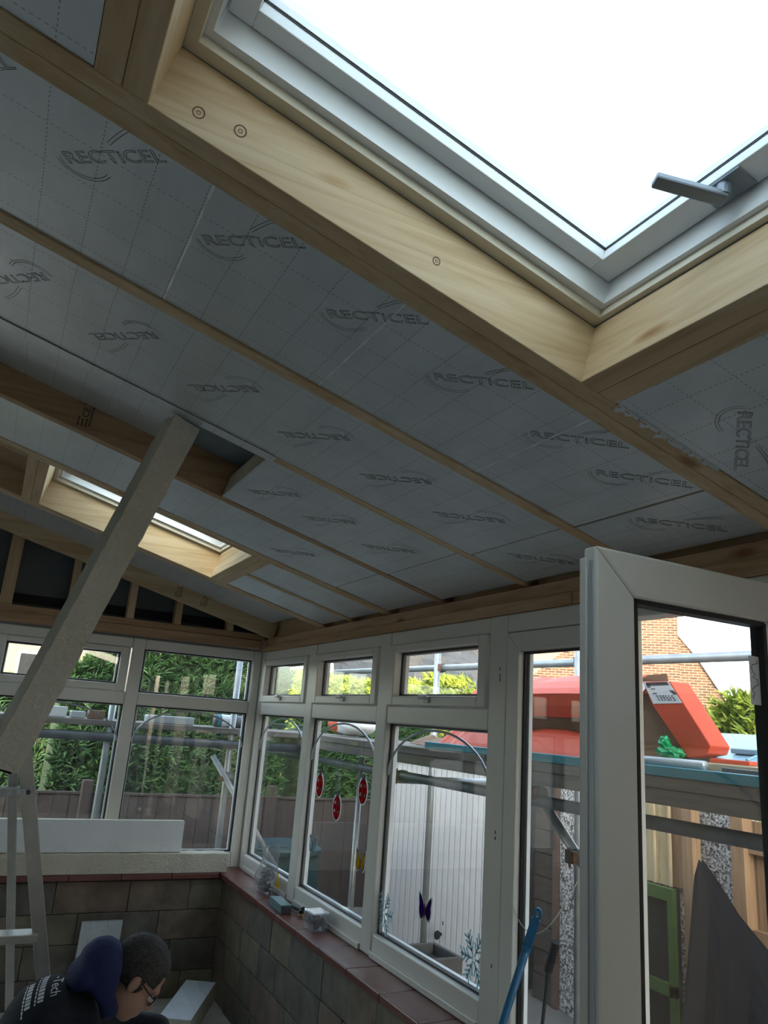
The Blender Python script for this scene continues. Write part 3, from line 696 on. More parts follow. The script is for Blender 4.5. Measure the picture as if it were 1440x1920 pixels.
# ------------------------------------------------------------------ things on the long sill
e = empty('plastic_bag', (1.66, 4.55, ZS)); tag(e, 'clear plastic bag of dark screws slumped on the windowsill', 'bag')
m = MB(); rr = random.Random(9); prof = [(.0, .052), (.03, .072), (.07, .076), (.11, .066), (.15, .055), (.19, .058), (.215, .05)]
N = 20
for (h, r) in prof:
    for k in range(N):
        t = 2*math.pi*k/N; j = 1+.16*math.sin(3*t+h*20)+rr.uniform(-.07, .07); m.v.append(Vector((1.65+math.cos(t)*r*.70*j+h*.10, 4.60+math.sin(t)*r*1.35*j-.1*h, ZS+.002+h*1.2)))
for i in range(len(prof)-1):
    for k in range(N): a = i*N+k; b = i*N+(k+1) % N; m.f.append((a, b, b+N, a+N))
m.f.append(tuple(reversed(range(N)))); m.build('bag_skin', 'bag_plastic', e, smooth=True)
m = MB()
for i in range(150):
    h = rr.random()*.10; t = rr.random()*6.28; r = rr.random()**.5*.055; c = Vector((1.653+math.cos(t)*r*.6+h*.1, 4.60+math.sin(t)*r*1.2-.1*h, ZS+.012+h*1.2)); d = Vector((rr.uniform(-1, 1), rr.uniform(-1, 1), rr.uniform(-1, 1))).normalized()*.013
    m.tube([c-d, c+d], .0024, 5)
o = m.build('screws', 'screw_metal', e); o['kind'] = 'stuff'
m = MB(); m.tube([(1.688, 4.47, ZS+.05), (1.688, 4.475, ZS+.10), (1.690, 4.50, ZS+.12)], .006, 8); m.tube([(1.688, 4.475, ZS+.075), (1.69, 4.52, ZS+.055)], .006, 8)
m.prism([(1.686, 4.46, ZS+.045), (1.686, 4.50, ZS+.045), (1.686, 4.485, ZS+.10)], (.008, 0, 0))
tag(m.build('yellow_clip', 'yellow_plastic'), 'small yellow plastic clip stuck behind the bag of screws', 'clip')
m = MB()
m.tube([(1.655, 4.40, ZS+.012), (1.69, 4.10, ZS+.014)], .008, 8); m.tube([(1.69, 4.10, ZS+.014), (1.695, 4.07, ZS+.03)], .010, 8); m.tube([(1.69, 4.10, ZS+.014), (1.68, 4.06, ZS+.012)], .012, 8); m.bar((1.65, 4.43, ZS+.010), (1.655, 4.38, ZS+.012), .03, .018)
tag(m.build('cable_tool', 'black_sticker'), 'thin black hand tool lying between bag and teal box', 'tool')
e = empty('teal_box', (1.615, 4.17, ZS)); tag(e, 'narrow teal cardboard box of screws on the windowsill', 'box')
def ob(x, y, z0, z1, a, b, ang):
    t = math.radians(ang); return MB().obox((x, y, (z0+z1)/2), (math.cos(t)*a, math.sin(t)*a, 0), (-math.sin(t)*b, math.cos(t)*b, 0), (0, 0, z1-z0))
ob(1.612, 4.20, ZS+.001, ZS+.040, .060, .215, -3).build('body', 'teal_box', e, bevel=.002)
ob(1.612, 4.20, ZS+.040, ZS+.043, .062, .218, -3).build('lid', 'light_blue', e).active_material = MT['teal_box']
ob(1.606, 4.092, ZS+.004, ZS+.036, .052, .004, -3).build('label', 'grey_trough', e)
for i in range(16):
    c = Vector((1.662+rr.uniform(-.022, .026), 3.965+rr.uniform(-.06, .06), ZS+.004+rr.random()*.012)); d = Vector((rr.uniform(-1, 1), rr.uniform(-1, 1), rr.uniform(-.15, .15))).normalized()*.016
    m = MB(); m.tube([c-d, c+d*.7, c+d], [.0012, .0022, .0045], 6)
    tag(m.build('loose_screw', 'gold_screw'), 'loose brassy screw in the small heap beside the clear box', 'screw', 'loose screws on the windowsill')
e = empty('clear_box', (1.655, 3.80, ZS)); tag(e, 'small clear plastic box of screws closest to the doorway on the sill', 'box')
ob(1.655, 3.80, ZS+.001, ZS+.075, .085, .105, 4).build('box_shell', 'clear_box', e)
ob(1.655, 3.80, ZS+.0755, ZS+.082, .090, .110, 4).build('lid', 'bag_plastic', e)
m = MB()
for i in range(120):
    c = Vector((1.655+rr.uniform(-.034, .034), 3.80+rr.uniform(-.043, .043), ZS+.008+rr.random()*.045)); d = Vector((rr.uniform(-1, 1), rr.uniform(-1, 1), rr.uniform(-1, 1))).normalized()*.007; m.tube([c-d, c+d], .0028, 5)
o = m.build('screws', 'screw_metal', e); o['kind'] = 'stuff'
ob(1.630, 3.80, ZS+.004, ZS+.05, .004, .07, 4).build('printed_label', 'red_sticker', e).active_material = MT['rust']

# ------------------------------------------------------------------ window stickers (on the inner face of the glass)
SXp = D+.0262
def flat(poly, y, z, mat, name, parent, th=.0008, dx=0.0):
    return MB().prism([(SXp-dx, y+a, z+b) for a, b in poly], (-th, 0, 0)).build(name, mat, parent)
def ell(ra, rb, n=18, ca=0, cb=0): return [(ca+ra*math.cos(2*math.pi*i/n), cb+rb*math.sin(2*math.pi*i/n)) for i in range(n)]
for (y, z, tl, lab) in [(4.13, 1.352, 0, 'red ladybird sticker, leftmost of the three on the middle window'), (3.872, 1.265, 0, 'red ladybird sticker, lowest of the three on the middle window'), (3.573, 1.378, 0, 'red ladybird sticker, rightmost of the three on the middle window')]:
    e = empty('ladybird_sticker', (SXp, y, z-.06)); tag(e, lab, 'sticker', 'ladybird stickers')
    flat(ell(.056, .070), y, z, 'white_cling', 'backing', e, dx=0)
    flat(ell(.047, .060), y, z-.004, 'red_cling', 'body', e, dx=.001)
    flat(ell(.022, .016), y, z+.062, 'black_sticker', 'head', e, dx=.001)
    flat([(-.002, .056), (.002, .056), (.002, -.062), (-.002, -.062)], y, z-.002, 'black_sticker', 'wing_line', e, dx=.002)
    for a, b in ((-.022, .022), (.022, .02), (-.024, -.022), (.024, -.02)): flat(ell(.008, .009, 10), y+a, z+b, 'white_cling' if a > 0 else 'black_sticker', 'spot', e, dx=.002)
def butterfly(y, z, mat, lab, s=1.0, outline=False):
    e = empty('butterfly_sticker', (SXp, y, z-.06)); tag(e, lab, 'sticker', 'butterfly stickers')
    wing = [(.0, .005), (.012, .03), (.035, .075), (.050, .088), (.052, .06), (.046, .02), (.050, .0), (.046, -.035), (.034, -.062), (.018, -.055), (.0, -.022)]
    for sg, q in ((1, 1.0), (-1, .92)):
        P = [(sg*a*s*q, b*s*q*.66) for a, b in wing]; P = P if sg > 0 else P[::-1]
        flat([(a*1.14, b*1.10) for a, b in P], y, z, 'white_cling' if not outline else 'frost_sticker', 'wing_edge', e)
        flat(P, y, z, 'black_sticker' if not outline else 'black_sticker', 'wing', e, dx=.001)
        flat([(a*.80+sg*.004*s, b*.80) for a, b in P], y, z, mat, 'wing_patch', e, dx=.002)
    flat(ell(.005*s, .030*s, 10), y, z-.004, 'black_sticker', 'body', e, dx=.003)
butterfly(3.54, 1.054, 'yellow_cling', 'yellow and black butterfly sticker on the middle window')
butterfly(2.914, .987, 'purple_cling', 'purple butterfly sticker in front of the white garage door', .98)
butterfly(4.15, 1.031, 'frost_sticker', 'pale outlined butterfly sticker low on the middle window', .9, True)
def snowflake(y, z, lab, r):
    m = MB()
    for k in range(6):
        t = math.pi*k/3; d = Vector((0, math.cos(t), math.sin(t))); pn = Vector((0, -math.sin(t), math.cos(t))); c = Vector((SXp-.0006, y, z))
        def arm(a, b, w_): m.bar(a, b, .0012, w_, (1, 0, 0)) if False else m.obox((a+b)/2, (b-a), (b-a).normalized().cross(Vector((1, 0, 0)))*w_, Vector((.0010, 0, 0)))
        arm(c+d*.008, c+d*r, .008)
        for q in (.32, .55, .78):
            for sg in (1, -1): arm(c+d*r*q, c+d*r*(q+.26)+pn*sg*r*.26, .007)
    tag(m.build('snowflake_sticker', 'frost_sticker'), lab, 'sticker', 'snowflake stickers')
snowflake(3.27, .895, 'frosty snowflake sticker at the lower left of the window beside the doorway', .085)
snowflake(2.555, .905, 'frosty snowflake sticker at the lower right of the window beside the doorway', .088)

# ------------------------------------------------------------------ blue pole, string
e = empty('blue_pole', (1.53, 2.5, 0)); tag(e, 'blue broom handle leaning in the doorway', 'pole')
pa, pc = Vector((1.625, 2.030, 1.196)), Vector((1.545, 2.50, .02)); dd = (pa-pc).normalized()
MB().tube([pc, pa-dd*.13], .0125, 14).build('shaft', 'blue_pole', e, smooth=True)
MB().tube([pa-dd*.14, pa-dd*.128], .0142, 14).build('collar', 'blue_pole', e)
a0 = pa-dd*.128; sd_ = dd.cross(Vector((.82, .57, 0))).normalized()
nrm_ = sd_.cross(dd).normalized(); m = MB(); NN = 24
outl = [(-.0135, 0), (-.0135, .085)]+[(-.0135*math.cos(t), .085+.040*math.sin(t)) for t in [math.pi*i/10 for i in range(1, 10)]]+[(.0135, .085), (.0135, 0)]
hole = [(.0055*math.cos(t), .104+.009*math.sin(t)) for t in [math.pi+2*math.pi*i/13-math.pi*.5*0 for i in range(13)]]
P = lambda a, b, s: a0+sd_*a+dd*b+nrm_*s
m.prism([P(a, b, -.005) for a, b in [(-.0135, 0), (-.0135, .090), (.0135, .090), (.0135, 0)]], nrm_*.010)
for i in range(12):
    t0, t1 = math.pi*2*i/12, math.pi*2*(i+1)/12
    o_ = lambda t: (.0140*math.cos(t), .106+.020*math.sin(t)); h_ = lambda t: (.006*math.cos(t), .107+.010*math.sin(t))
    q = [o_(t0), o_(t1), h_(t1), h_(t0)]; m.prism([P(a, b, -.005) for a, b in q], nrm_*.010)
m.build('hanging_end', 'blue_pole', e)
pts = []
for i in range(25):
    t = i/24; y = 2.06+.20*t; z = 1.26-.42*t+.34*t**3; pts.append((1.80-.12*t, y, z))
tag(MB().tube(pts, .0016, 5).build('white_string', 'string'), 'loop of white string hanging beside the blue pole', 'string')

# ------------------------------------------------------------------ boards on the floor, offcut on the wall
def offcut(c, ang, tilt, a, b, th, lab):
    e = empty('board_offcut', (c[0], c[1], 0)); tag(e, lab, 'insulation', 'insulation offcuts on the floor')
    Rm = Euler((math.radians(tilt), 0, math.radians(ang))).to_matrix(); X, Y, Z = Rm @ Vector((a, 0, 0)), Rm @ Vector((0, b, 0)), Rm @ Vector((0, 0, th))
    MB().obox(c, X, Y, Z).build('foam_core', 'foam', e); MB().obox(Vector(c)+Z*(.5+.002/th), X*1.001, Y*1.001, Z*(.003/th)).build('foil_face', 'foil', e)
offcut((1.275, 4.56, .145), -29, 3, .17, .50, .10, 'larger foil faced offcut lying on the floor before the crouching man')
offcut((1.40, 4.20, .055), 22, 0, .22, .22, .10, 'smaller foil faced offcut in front at the foot of the wall')
tag(MB().obox((.85, 5.12, .25), (.23, 0, 0), (0, .02, .004), (0, -.06, .44)).build('foil_sheet', 'foil'), 'pale foil offcut leaning against the end wall', 'insulation')

# ------------------------------------------------------------------ outside: ground, scaffold
GZ = -.25
struct(MB().box(-40, 70, -40, 90, GZ-.6, GZ).build('ground', 'ground'), 'grey paving outside')
def tube_thing(name, pts, r, mat, lab, cat='scaffold pole', grp='scaffold poles'): return tag(MB().tube(pts, r, 14).build(name, mat, smooth=True), lab, cat, grp)
tube_thing('scaffold_pole', [(3.1, 3.54, GZ), (3.1, 3.54, 2.75)], .0245, 'galv', 'upright scaffold pole seen through the open doorway')
tube_thing('scaffold_pole', [(3.1, 5.175, GZ), (3.1, 5.175, 2.75)], .0245, 'galv', 'upright scaffold pole in front of the white garage door')
tube_thing('scaffold_pole', [(2.83, 5.56, GZ), (2.83, 5.56, 2.75)], .0245, 'galv', 'upright scaffold pole at the far end of the long platform')
tube_thing('scaffold_pole', [(2.62, 5.42, GZ), (2.62, 5.42, 1.45)], .022, 'galv', 'short pale pole behind the ladybird window')
tube_thing('scaffold_pole', [(3.1, .6, GZ), (3.1, .6, 2.75)], .0245, 'galv', 'upright scaffold pole by the near end of the platform, out of view')
tube_thing('guard_rail', [(3.15, .5, 2.115), (3.15, 7.3, 2.185)], .0245, 'galv', 'long guard rail tube above the scaffold platform')
tube_thing('scaffold_tube', [(2.37, .9, 1.415), (2.37, 6.9, 1.40)], .027, 'galv_dark', 'horizontal tube under the edge of the long platform, darkened for the shade there')  # galvanised tube given a dark tone for the shade under the boards
tube_thing('scaffold_tube', [(2.60, 3.28, 1.42), (2.60, 2.66, .918)], .024, 'galv', 'diagonal brace tube seen through the open doorway')
tube_thing('scaffold_pole', [(.83, 5.95, GZ), (.83, 5.95, 2.5)], .0245, 'galv', 'upright scaffold pole behind the mullion of the end windows')
tube_thing('scaffold_pole', [(1.745, 5.97, GZ), (1.745, 5.97, 2.5)], .0245, 'galv', 'upright scaffold pole at the right of the end window')
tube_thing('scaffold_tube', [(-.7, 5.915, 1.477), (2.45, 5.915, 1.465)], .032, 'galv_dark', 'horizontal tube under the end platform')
tube_thing('scaffold_tube', [(1.60, 5.90, 1.385), (2.50, 5.90, .18)], .022, 'galv', 'short diagonal brace at the right of the end window')
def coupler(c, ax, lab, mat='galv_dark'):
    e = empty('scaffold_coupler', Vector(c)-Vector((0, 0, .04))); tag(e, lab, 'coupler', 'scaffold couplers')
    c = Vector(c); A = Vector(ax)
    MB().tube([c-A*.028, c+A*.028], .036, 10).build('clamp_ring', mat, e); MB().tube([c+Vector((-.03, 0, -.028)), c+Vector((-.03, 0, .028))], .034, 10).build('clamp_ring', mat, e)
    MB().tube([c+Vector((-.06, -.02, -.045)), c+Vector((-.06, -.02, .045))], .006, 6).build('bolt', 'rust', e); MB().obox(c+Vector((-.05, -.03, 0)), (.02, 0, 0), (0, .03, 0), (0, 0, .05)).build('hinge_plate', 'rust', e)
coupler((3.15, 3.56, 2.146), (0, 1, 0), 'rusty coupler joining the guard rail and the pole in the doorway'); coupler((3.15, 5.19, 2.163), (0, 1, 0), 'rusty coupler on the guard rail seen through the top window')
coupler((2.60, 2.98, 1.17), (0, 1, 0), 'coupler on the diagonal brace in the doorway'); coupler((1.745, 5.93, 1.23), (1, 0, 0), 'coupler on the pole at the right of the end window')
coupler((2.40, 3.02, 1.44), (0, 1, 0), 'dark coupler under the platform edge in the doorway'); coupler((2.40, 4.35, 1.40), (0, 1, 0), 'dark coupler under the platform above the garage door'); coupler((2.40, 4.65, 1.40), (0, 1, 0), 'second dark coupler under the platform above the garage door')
tube_thing('scaffold_tube', [(2.30, 4.42, 1.375), (3.2, 4.42, 1.375)], .0245, 'galv', 'cross tube under the long platform above the garage door')
names = ['nearest', 'second', 'third']
for i in range(3):
    x = 2.285+.235*i
    for (y0, y1, s) in ((.8, 3.30, 'near'), (3.306, 6.75 if i < 2 else 5.50, 'far')):
        tag(MB().box(x, x+.228, y0, y1, 1.546, 1.588).build('scaffold_board', 'scaf_board', bevel=.004), '%s row scaffold board of the upper layer, %s half of the platform' % (names[i], s), 'scaffold board', 'scaffold boards of the long platform')
    tag(MB().box(x+.004, x+.232, .8, 6.75 if i < 2 else 5.50, 1.488, 1.544).build('scaffold_board', 'scaf_board', bevel=.004), '%s row scaffold board of the lower layer of the long platform' % names[i], 'scaffold board', 'scaffold boards of the long platform')
tag(MB().box(2.282, 2.330, .9, 3.05, 1.590, 1.626).build('turquoise_batten', 'turquoise', bevel=.003), 'turquoise roofing batten along the platform edge, near length', 'batten', 'turquoise battens')
tag(MB().box(2.29, 2.338, 3.07, 3.92, 1.590, 1.624).build('turquoise_batten', 'turquoise', bevel=.003), 'turquoise roofing batten along the platform edge, far length by the window', 'batten', 'turquoise battens')
tag(MB().box(2.36, 2.41, .9, 2.5, 1.590, 1.622).build('turquoise_batten', 'turquoise', bevel=.003), 'second turquoise roofing batten lying behind the near one', 'batten', 'turquoise battens')
tag(MB().box(2.42, 2.62, .9, 2.62, 1.590, 1.650).build('tan_plank', 'tan_board', bevel=.003), 'pale tan plank lying behind the turquoise battens', 'plank')
tag(MB().tube([(2.395, 2.05, 1.640), (2.395, 2.52, 1.640)], .017, 12).build('grey_pipe', 'silver_strip', smooth=True), 'short grey plastic pipe on the battens', 'pipe')
tag(MB().bar((2.36, 1.62, 1.632), (2.37, 1.95, 1.632), .02, .016).build('dark_chisel', 'galv_dark', bevel=.003), 'dark metal strip lying on the turquoise batten', 'tool')
for i in range(3):
    y = 5.90+.235*i
    tag(MB().box(-.7, 2.28, y, y+.228, 1.546, 1.586).build('scaffold_board', 'scaf_board_x', bevel=.004), '%s scaffold board of the end platform' % names[i], 'scaffold board', 'scaffold boards of the end platform')
# things on the end platform
e = empty('sealant_tube', (1.75, 6.08, 1.587)); tag(e, 'dark cylinder with blue bands lying on the end platform', 'tube')
MB().tube([(1.62, 6.06, 1.637), (1.92, 6.06, 1.637)], .048, 16).build('body', 'galv_dark', e, smooth=True)
for x in (1.64, 1.76, 1.87): MB().tube([(x, 6.06, 1.637), (x+.025, 6.06, 1.637)], .050, 16).build('blue_band', 'turquoise', e)
MB().tube([(1.67, 6.06, 1.637), (1.755, 6.06, 1.637)], .0492, 16).build('paper_label', 'paper', e)
tag(MB().box(1.10, 1.45, 6.0, 6.15, 1.588, 1.645).build('grey_block', 'silver_strip', bevel=.006), 'flat grey block on the end platform, middle of the right window', 'block')
tag(MB().box(.93, 1.02, 6.0, 6.1, 1.588, 1.66).build('brown_block', 'brown_card', bevel=.004), 'small brown carton on the end platform', 'box')
tag(MB().box(.38, .53, 6.0, 6.12, 1.588, 1.66).build('white_carton', 'paper', bevel=.004), 'white carton on the end platform left of the mullion', 'box')
tag(MB().box(.56, .66, 6.0, 6.12, 1.588, 1.635).build('paper_packet', 'silver_strip', bevel=.004), 'small pale packet on the end platform', 'packet')
tag(MB().box(.68, .79, 6.0, 6.12, 1.588, 1.65).build('card_box', 'brown_card', bevel=.004), 'brown cardboard box beside the end mullion', 'box')
# sand bag
m = MB(); m.ball((2.62, 5.62, 1.672), .14, .30, .075, 18, 10); rr = random.Random(1)
for v in m.v: v += Vector((rr.uniform(-.008, .008), rr.uniform(-.01, .01), rr.uniform(-.006, .006)))
e = m.build('cement_bag', 'paper', smooth=True); tag(e, 'white and orange bag of building material on the long platform', 'bag')
m = MB(); m.ball((2.60, 5.73, 1.676), .138, .17, .075, 18, 10); m.build('orange_print', 'red_card', e, smooth=True)
# red carton: folded sheet along the platform plus tilted end
e = empty('red_carton', (2.65, 2.8, 1.59)); tag(e, 'big torn red cardboard carton lying open on the platform', 'carton')
def sheet(nm, prof, y0, y1, mat, wav=.0, th=.006):
    m = MB(); N = 12; rr = random.Random(len(nm)*7+int(y0*10)); off = [rr.uniform(-wav, wav) for _ in range(N+1)]
    for k in range(N+1):
        y = y0+(y1-y0)*k/N
        for (x, z) in prof: m.v.append(Vector((x, y, z+off[k]*(1 if (x, z) == prof[-1] else .3))))
        for (x, z) in reversed(prof): m.v.append(Vector((x+th, y, z-th*.5+off[k]*(1 if (x, z) == prof[-1] else .3))))
    n = len(prof)*2
    for k in range(N):
        for i in range(n): a = k*n+i; b = k*n+(i+1) % n; m.f.append((a, b, b+n, a+n))
    m.f.append(tuple(reversed(range(n)))); m.f.append(tuple(N*n+i for i in range(n)))
    m.build(nm, mat, e)
sheet('top_flap', [(2.46, 1.905), (2.50, 1.935), (2.58, 1.975), (2.68, 2.01)], 2.60, 3.72, 'red_card', .006)
sheet('front_panel', [(2.50, 1.80), (2.475, 1.85), (2.46, 1.904)], 2.60, 3.62, 'red_card', .004)
sheet('inner_panel', [(2.56, 1.70), (2.545, 1.79), (2.54, 1.85)], 2.45, 3.60, 'brown_card', .003)
sheet('lower_flap', [(2.40, 1.596), (2.43, 1.64), (2.50, 1.715), (2.54, 1.735)], 2.62, 3.70, 'red_card', .010)
sheet('rear_panel', [(2.72, 1.60), (2.74, 1.80), (2.70, 2.01)], 2.50, 3.72, 'brown_card', .003)
# torn lower flap tip reaching left
sheet('torn_flap', [(2.44, 1.615), (2.52, 1.68), (2.62, 1.76)], 3.72, 4.02, 'red_card', .02)
sheet('torn_edge', [(2.40, 1.60), (2.47, 1.63), (2.55, 1.65)], 3.75, 4.30, 'brown_card', .012)
# tilted end of the carton (narrow side faces the room)
P = lambda y, z, x: Vector((x, y, z))
A, B, Cc, Dd = (2.60, 1.985), (2.405, 1.962), (2.075, 1.695), (2.19, 1.665)
m = MB(); xf = 2.47
m.prism([P(2.42, 1.955, xf), P(2.27, 1.955, xf), P(2.085, 1.712, xf), P(2.10, 1.682, xf), P(2.195, 1.662, xf), P(2.37, 1.86, xf)], (.11, 0, 0)); m.build('end_slab', 'red_card', e, bevel=.004)
MB().prism([P(2.78, 1.955, xf+.02), P(2.42, 1.955, xf+.02), P(2.40, 1.91, xf+.02), P(2.78, 1.90, xf+.02)], (.10, 0, 0)).build('end_flap', 'red_card', e)
m = MB(); m.prism([P(2.40, 1.905, xf+.04), P(2.75, 1.895, xf+.04), P(2.75, 1.652, xf+.04), P(2.24, 1.652, xf+.04), P(2.205, 1.67, xf+.04), P(2.30, 1.80, xf+.04)], (.01, 0, 0)); m.build('brown_side', 'brown_card', e)
lb = MB().prism([P(2.412, 1.951, xf-.0015), P(2.278, 1.953, xf-.0015), P(2.212, 1.868, xf-.0015), P(2.362, 1.864, xf-.0015)], (.001, 0, 0)).build('label', 'paper', e)
lt = MB().prism([P(2.80, 1.9565, xf+.025), P(2.40, 1.9565, xf+.025), P(2.415, 1.915, xf-.002), P(2.80, 1.915, xf-.002)], (0, 0, .0012)).build('top_label', 'paper', e)
m = MB()
for i in range(5): m.prism([P(2.400-i*.004, 1.947-.0*i, xf-.0026), P(2.398-i*.004, 1.947, xf-.0026), P(2.388-i*.004, 1.930, xf-.0026), P(2.390-i*.004, 1.930, xf-.0026)], (.0008, 0, 0))
m.prism([P(2.400, 1.9515, xf-.0026), P(2.285, 1.9525, xf-.0026), P(2.275, 1.940, xf-.0026), P(2.392, 1.938, xf-.0026)], (.0008, 0, 0))
for q in range(4): m.prism([P(2.275-.006*q, 1.918-.004*q, xf-.0026), P(2.253-.006*q, 1.918-.004*q, xf-.0026), P(2.251-.006*q, 1.915-.004*q, xf-.0026), P(2.273-.006*q, 1.915-.004*q, xf-.0026)], (.0008, 0, 0))
for (a, b) in ((2.372, 1.925), (2.372, 1.905), (2.352, 1.925), (2.352, 1.905)): pass
for (y0, y1, z0, z1) in ((2.372, 2.350, 1.926, 1.923), (2.362, 2.340, 1.908, 1.905)): m.prism([P(y0, z0, xf-.0026), P(y1, z0, xf-.0026), P(y1, z1, xf-.0026), P(y0, z1, xf-.0026)], (.0008, 0, 0))
m.build('label_print', 'ink', lb)
m = MB(); rr = random.Random(12)      # unreadable small print: broken ink dashes
for r in range(3):
    for q in range(6):
        y = 2.345-.016*q-.006*r; z = 1.898-.008*r-.0*q; w_ = rr.uniform(.005, .012)
        m.prism([P(y, z, xf-.0026), P(y-w_, z, xf-.0026), P(y-w_-.001, z-.004, xf-.0026), P(y-.001, z-.004, xf-.0026)], (.0008, 0, 0))
m.build('small_print', 'ink', lb)
# green crumpled bag
m = MB(); rr = random.Random(5)
for (c, a, b, d) in (((2.42, 2.245, 1.675), .03, .055, .024), ((2.42, 2.215, 1.672), .03, .045, .022), ((2.42, 2.26, 1.705), .02, .022, .030)):
    s0 = len(m.v); m.ball(c, a, b, d, 12, 8)
    for v in m.v[s0:]: v += Vector((rr.uniform(-.007, .007), rr.uniform(-.008, .008), rr.uniform(-.004, .006)))
tag(m.build('green_bag', 'green_plastic'), 'small crumpled bright green plastic bag on the tan plank', 'bag')
# light blue panels
e = empty('plastic_sheet', (2.85, 2.1, 1.6)); tag(e, 'large pale blue ribbed plastic sheet leaning at the back of the platform', 'panel')
m = MB().hexa([(2.55, 1.80, 1.652), (2.55, 2.33, 1.652), (2.95, 2.45, 1.76), (2.95, 1.82, 1.76), (2.55, 1.80, 1.664), (2.55, 2.33, 1.664), (2.95, 2.45, 1.772), (2.95, 1.82, 1.772)]); m.build('sheet', 'light_blue', e)
for q in (1.90, 1.95, 2.0): MB().tube([(2.56, q, 1.668), (2.94, q+.03, 1.774)], .007, 6).build('rib', 'light_blue', e)
m = MB(); ob(2.66, 2.06, 1.69, 1.71, .08, .12, 0).build('folded_tray', 'light_blue', e, bevel=.005)
tag(ob(2.485, 2.0, 1.652, 1.668, .05, .16, 6).build('red_scrap', 'red_card', bevel=.004), 'small crushed red scrap under the end of the carton', 'scrap')

# ------------------------------------------------------------------ garage and yard
GA = Vector((3.50, 6.67, 0)); GG = Vector((.39, -.921, 0)).normalized(); GN = Vector((GG.y, -GG.x, 0))   # front line of the garage and its outward normal
if GN.y > 0: GN = -GN
def gbox(u0, u1, d0, d1, z0, z1):
    c = GA+GG*(u0+u1)/2-GN*(d0+d1)/2; c.z = (z0+z1)/2; return MB().obox(c, GG*(u1-u0), -GN*(d1-d0), Vector((0, 0, z1-z0)))
e = empty('garage', GA+GG*.7+Vector((0, 0, GZ-.25))); tag(e, 'garage with a white ribbed up-and-over door', 'garage')
gd = gbox(.06, 1.38, .03, .06, GZ-.2, 1.38).build('door_back', 'galv_dark', e)
u = .065
while u < 1.32: gbox(u+.002, u+.0545, .008, .029, GZ-.2, 1.375).build('door_rib', 'garage_white', gd, bevel=.004); u += .0565
hc = GA+GG*.705+Vector((0, 0, .035)); h = MB().tube([hc, hc+GN*.045], .014, 10); h.ball(hc+GN*.05, .030, .020, .036, 12, 8); h.build('door_handle', 'black_panel', gd)
gbox(.713, .723, .004, .007, .105, .135).build('keyhole', 'ink', gd)
gbox(-.02, .055, -.02, .10, GZ-.25, 1.44).build('door_jamb', 'jamb_wood', e); gbox(1.335, 1.41, -.02, .10, GZ-.25, 1.44).build('door_jamb', 'jamb_wood', e); gbox(.056, 1.334, -.02, .10, 1.385, 1.44).build('door_lintel', 'jamb_wood', e)
gbox(-.02, .06, .105, 1.4, GZ-.25, 1.42).build('side_wall', 'grey_trough', e); gbox(1.33, 1.41, .105, 1.4, GZ-.25, 1.42).build('side_wall', 'grey_trough', e); gbox(-.06, 1.45, -.04, 1.45, 1.445, 1.49).build('roof', 'roof_top', e)
e = empty('trough', (2.95, 4.95, GZ)); tag(e, 'weathered grey trough standing in front of the garage door', 'trough')
for args in ((2.70, 3.17, 4.76, 4.79), (2.70, 3.17, 5.10, 5.13), (2.70, 2.73, 4.795, 5.095), (3.14, 3.17, 4.795, 5.095)): MB().box(*args, GZ, .235).build('side', 'grey_trough', e, bevel=.006)
MB().box(2.735, 3.135, 4.795, 5.095, GZ, .17).build('soil', 'fence_brown', e)
e = empty('water_butt', (2.50, 6.55, GZ)); tag(e, 'dark teal water butt with lid behind the middle window', 'water butt')
MB().tube([(2.50, 6.55, GZ), (2.50, 6.55, .0), (2.50, 6.55, .35), (2.50, 6.55, .60)], [.25, .30, .31, .29], 24).build('barrel', 'teal_plastic', e, smooth=True)
MB().tube([(2.50, 6.55, .605), (2.50, 6.55, .64), (2.50, 6.55, .67)], [.315, .315, .26], 24).build('lid', 'teal_plastic', e)
for z in (.05, .30): MB().tube([(2.50, 6.55, z), (2.50, 6.55, z+.025)], .318, 24).build('hoop', 'teal_plastic', e)
# boundary: dark planks, pebbledash, brown fence
wl = struct(MB().box(4.22, 4.45, 3.42, 5.03, GZ, 1.62).build('wall_pebbledash', 'pebbledash'), 'pebbledashed wall across the side passage')
e = empty('plank_screen', (4.22, 5.3, GZ)); tag(e, 'dark horizontal plank screen beside the garage', 'screen')
z = GZ; k = 0
while z < 1.5: MB().box(4.205+.006*(k % 2), 4.24, 5.035, 5.33, z+.003, z+.172).build('plank', 'dark_timber', e); z += .175; k += 1
MB().box(4.19, 4.24, 5.032, 5.085, GZ, 1.5).build('post', 'brown_frame', e)
e = empty('side_fence', (4.25, 2.2, GZ)); tag(e, 'brown timber fence across the passage at the right, with an added dark stretch out of view', 'fence')
y = -5.0
while y < 3.40: MB().box(4.235, 4.262, y+.002, min(y+.145, 3.415), GZ, 1.30).build('fence_board', 'fence_warm' if y > .2 else 'dark_timber', e); y += .148  # near stretch added out of view, dark to subdue its door glass reflection
for z in (.05, .62, 1.12): MB().box(4.19, 4.234, .2, 3.415, z, z+.09).build('rail', 'fence_warm', e)
MB().box(4.15, 4.234, 3.30, 3.39, GZ, 1.38).build('post', 'fence_warm', e)
e = empty('film_panel', (4.08, 4.0, .9)); tag(e, 'translucent plastic film panel catching warm sun behind the door glass', 'panel')
MB().box(4.10, 4.105, 3.80, 4.25, .84, 1.40).build('film', 'film', e)
for y in (3.80, 3.93, 4.09, 4.22): MB().box(4.085, 4.10, y, y+.014, .84, 1.40).build('strip', 'jamb_wood', e)
MB().box(4.125, 4.16, 3.62, 4.30, .84, 1.44).build('wood_backing', 'fence_warm', e)
MB().box(4.085, 4.123, 3.62, 3.70, .40, 1.38).build('upright', 'fence_warm', e)
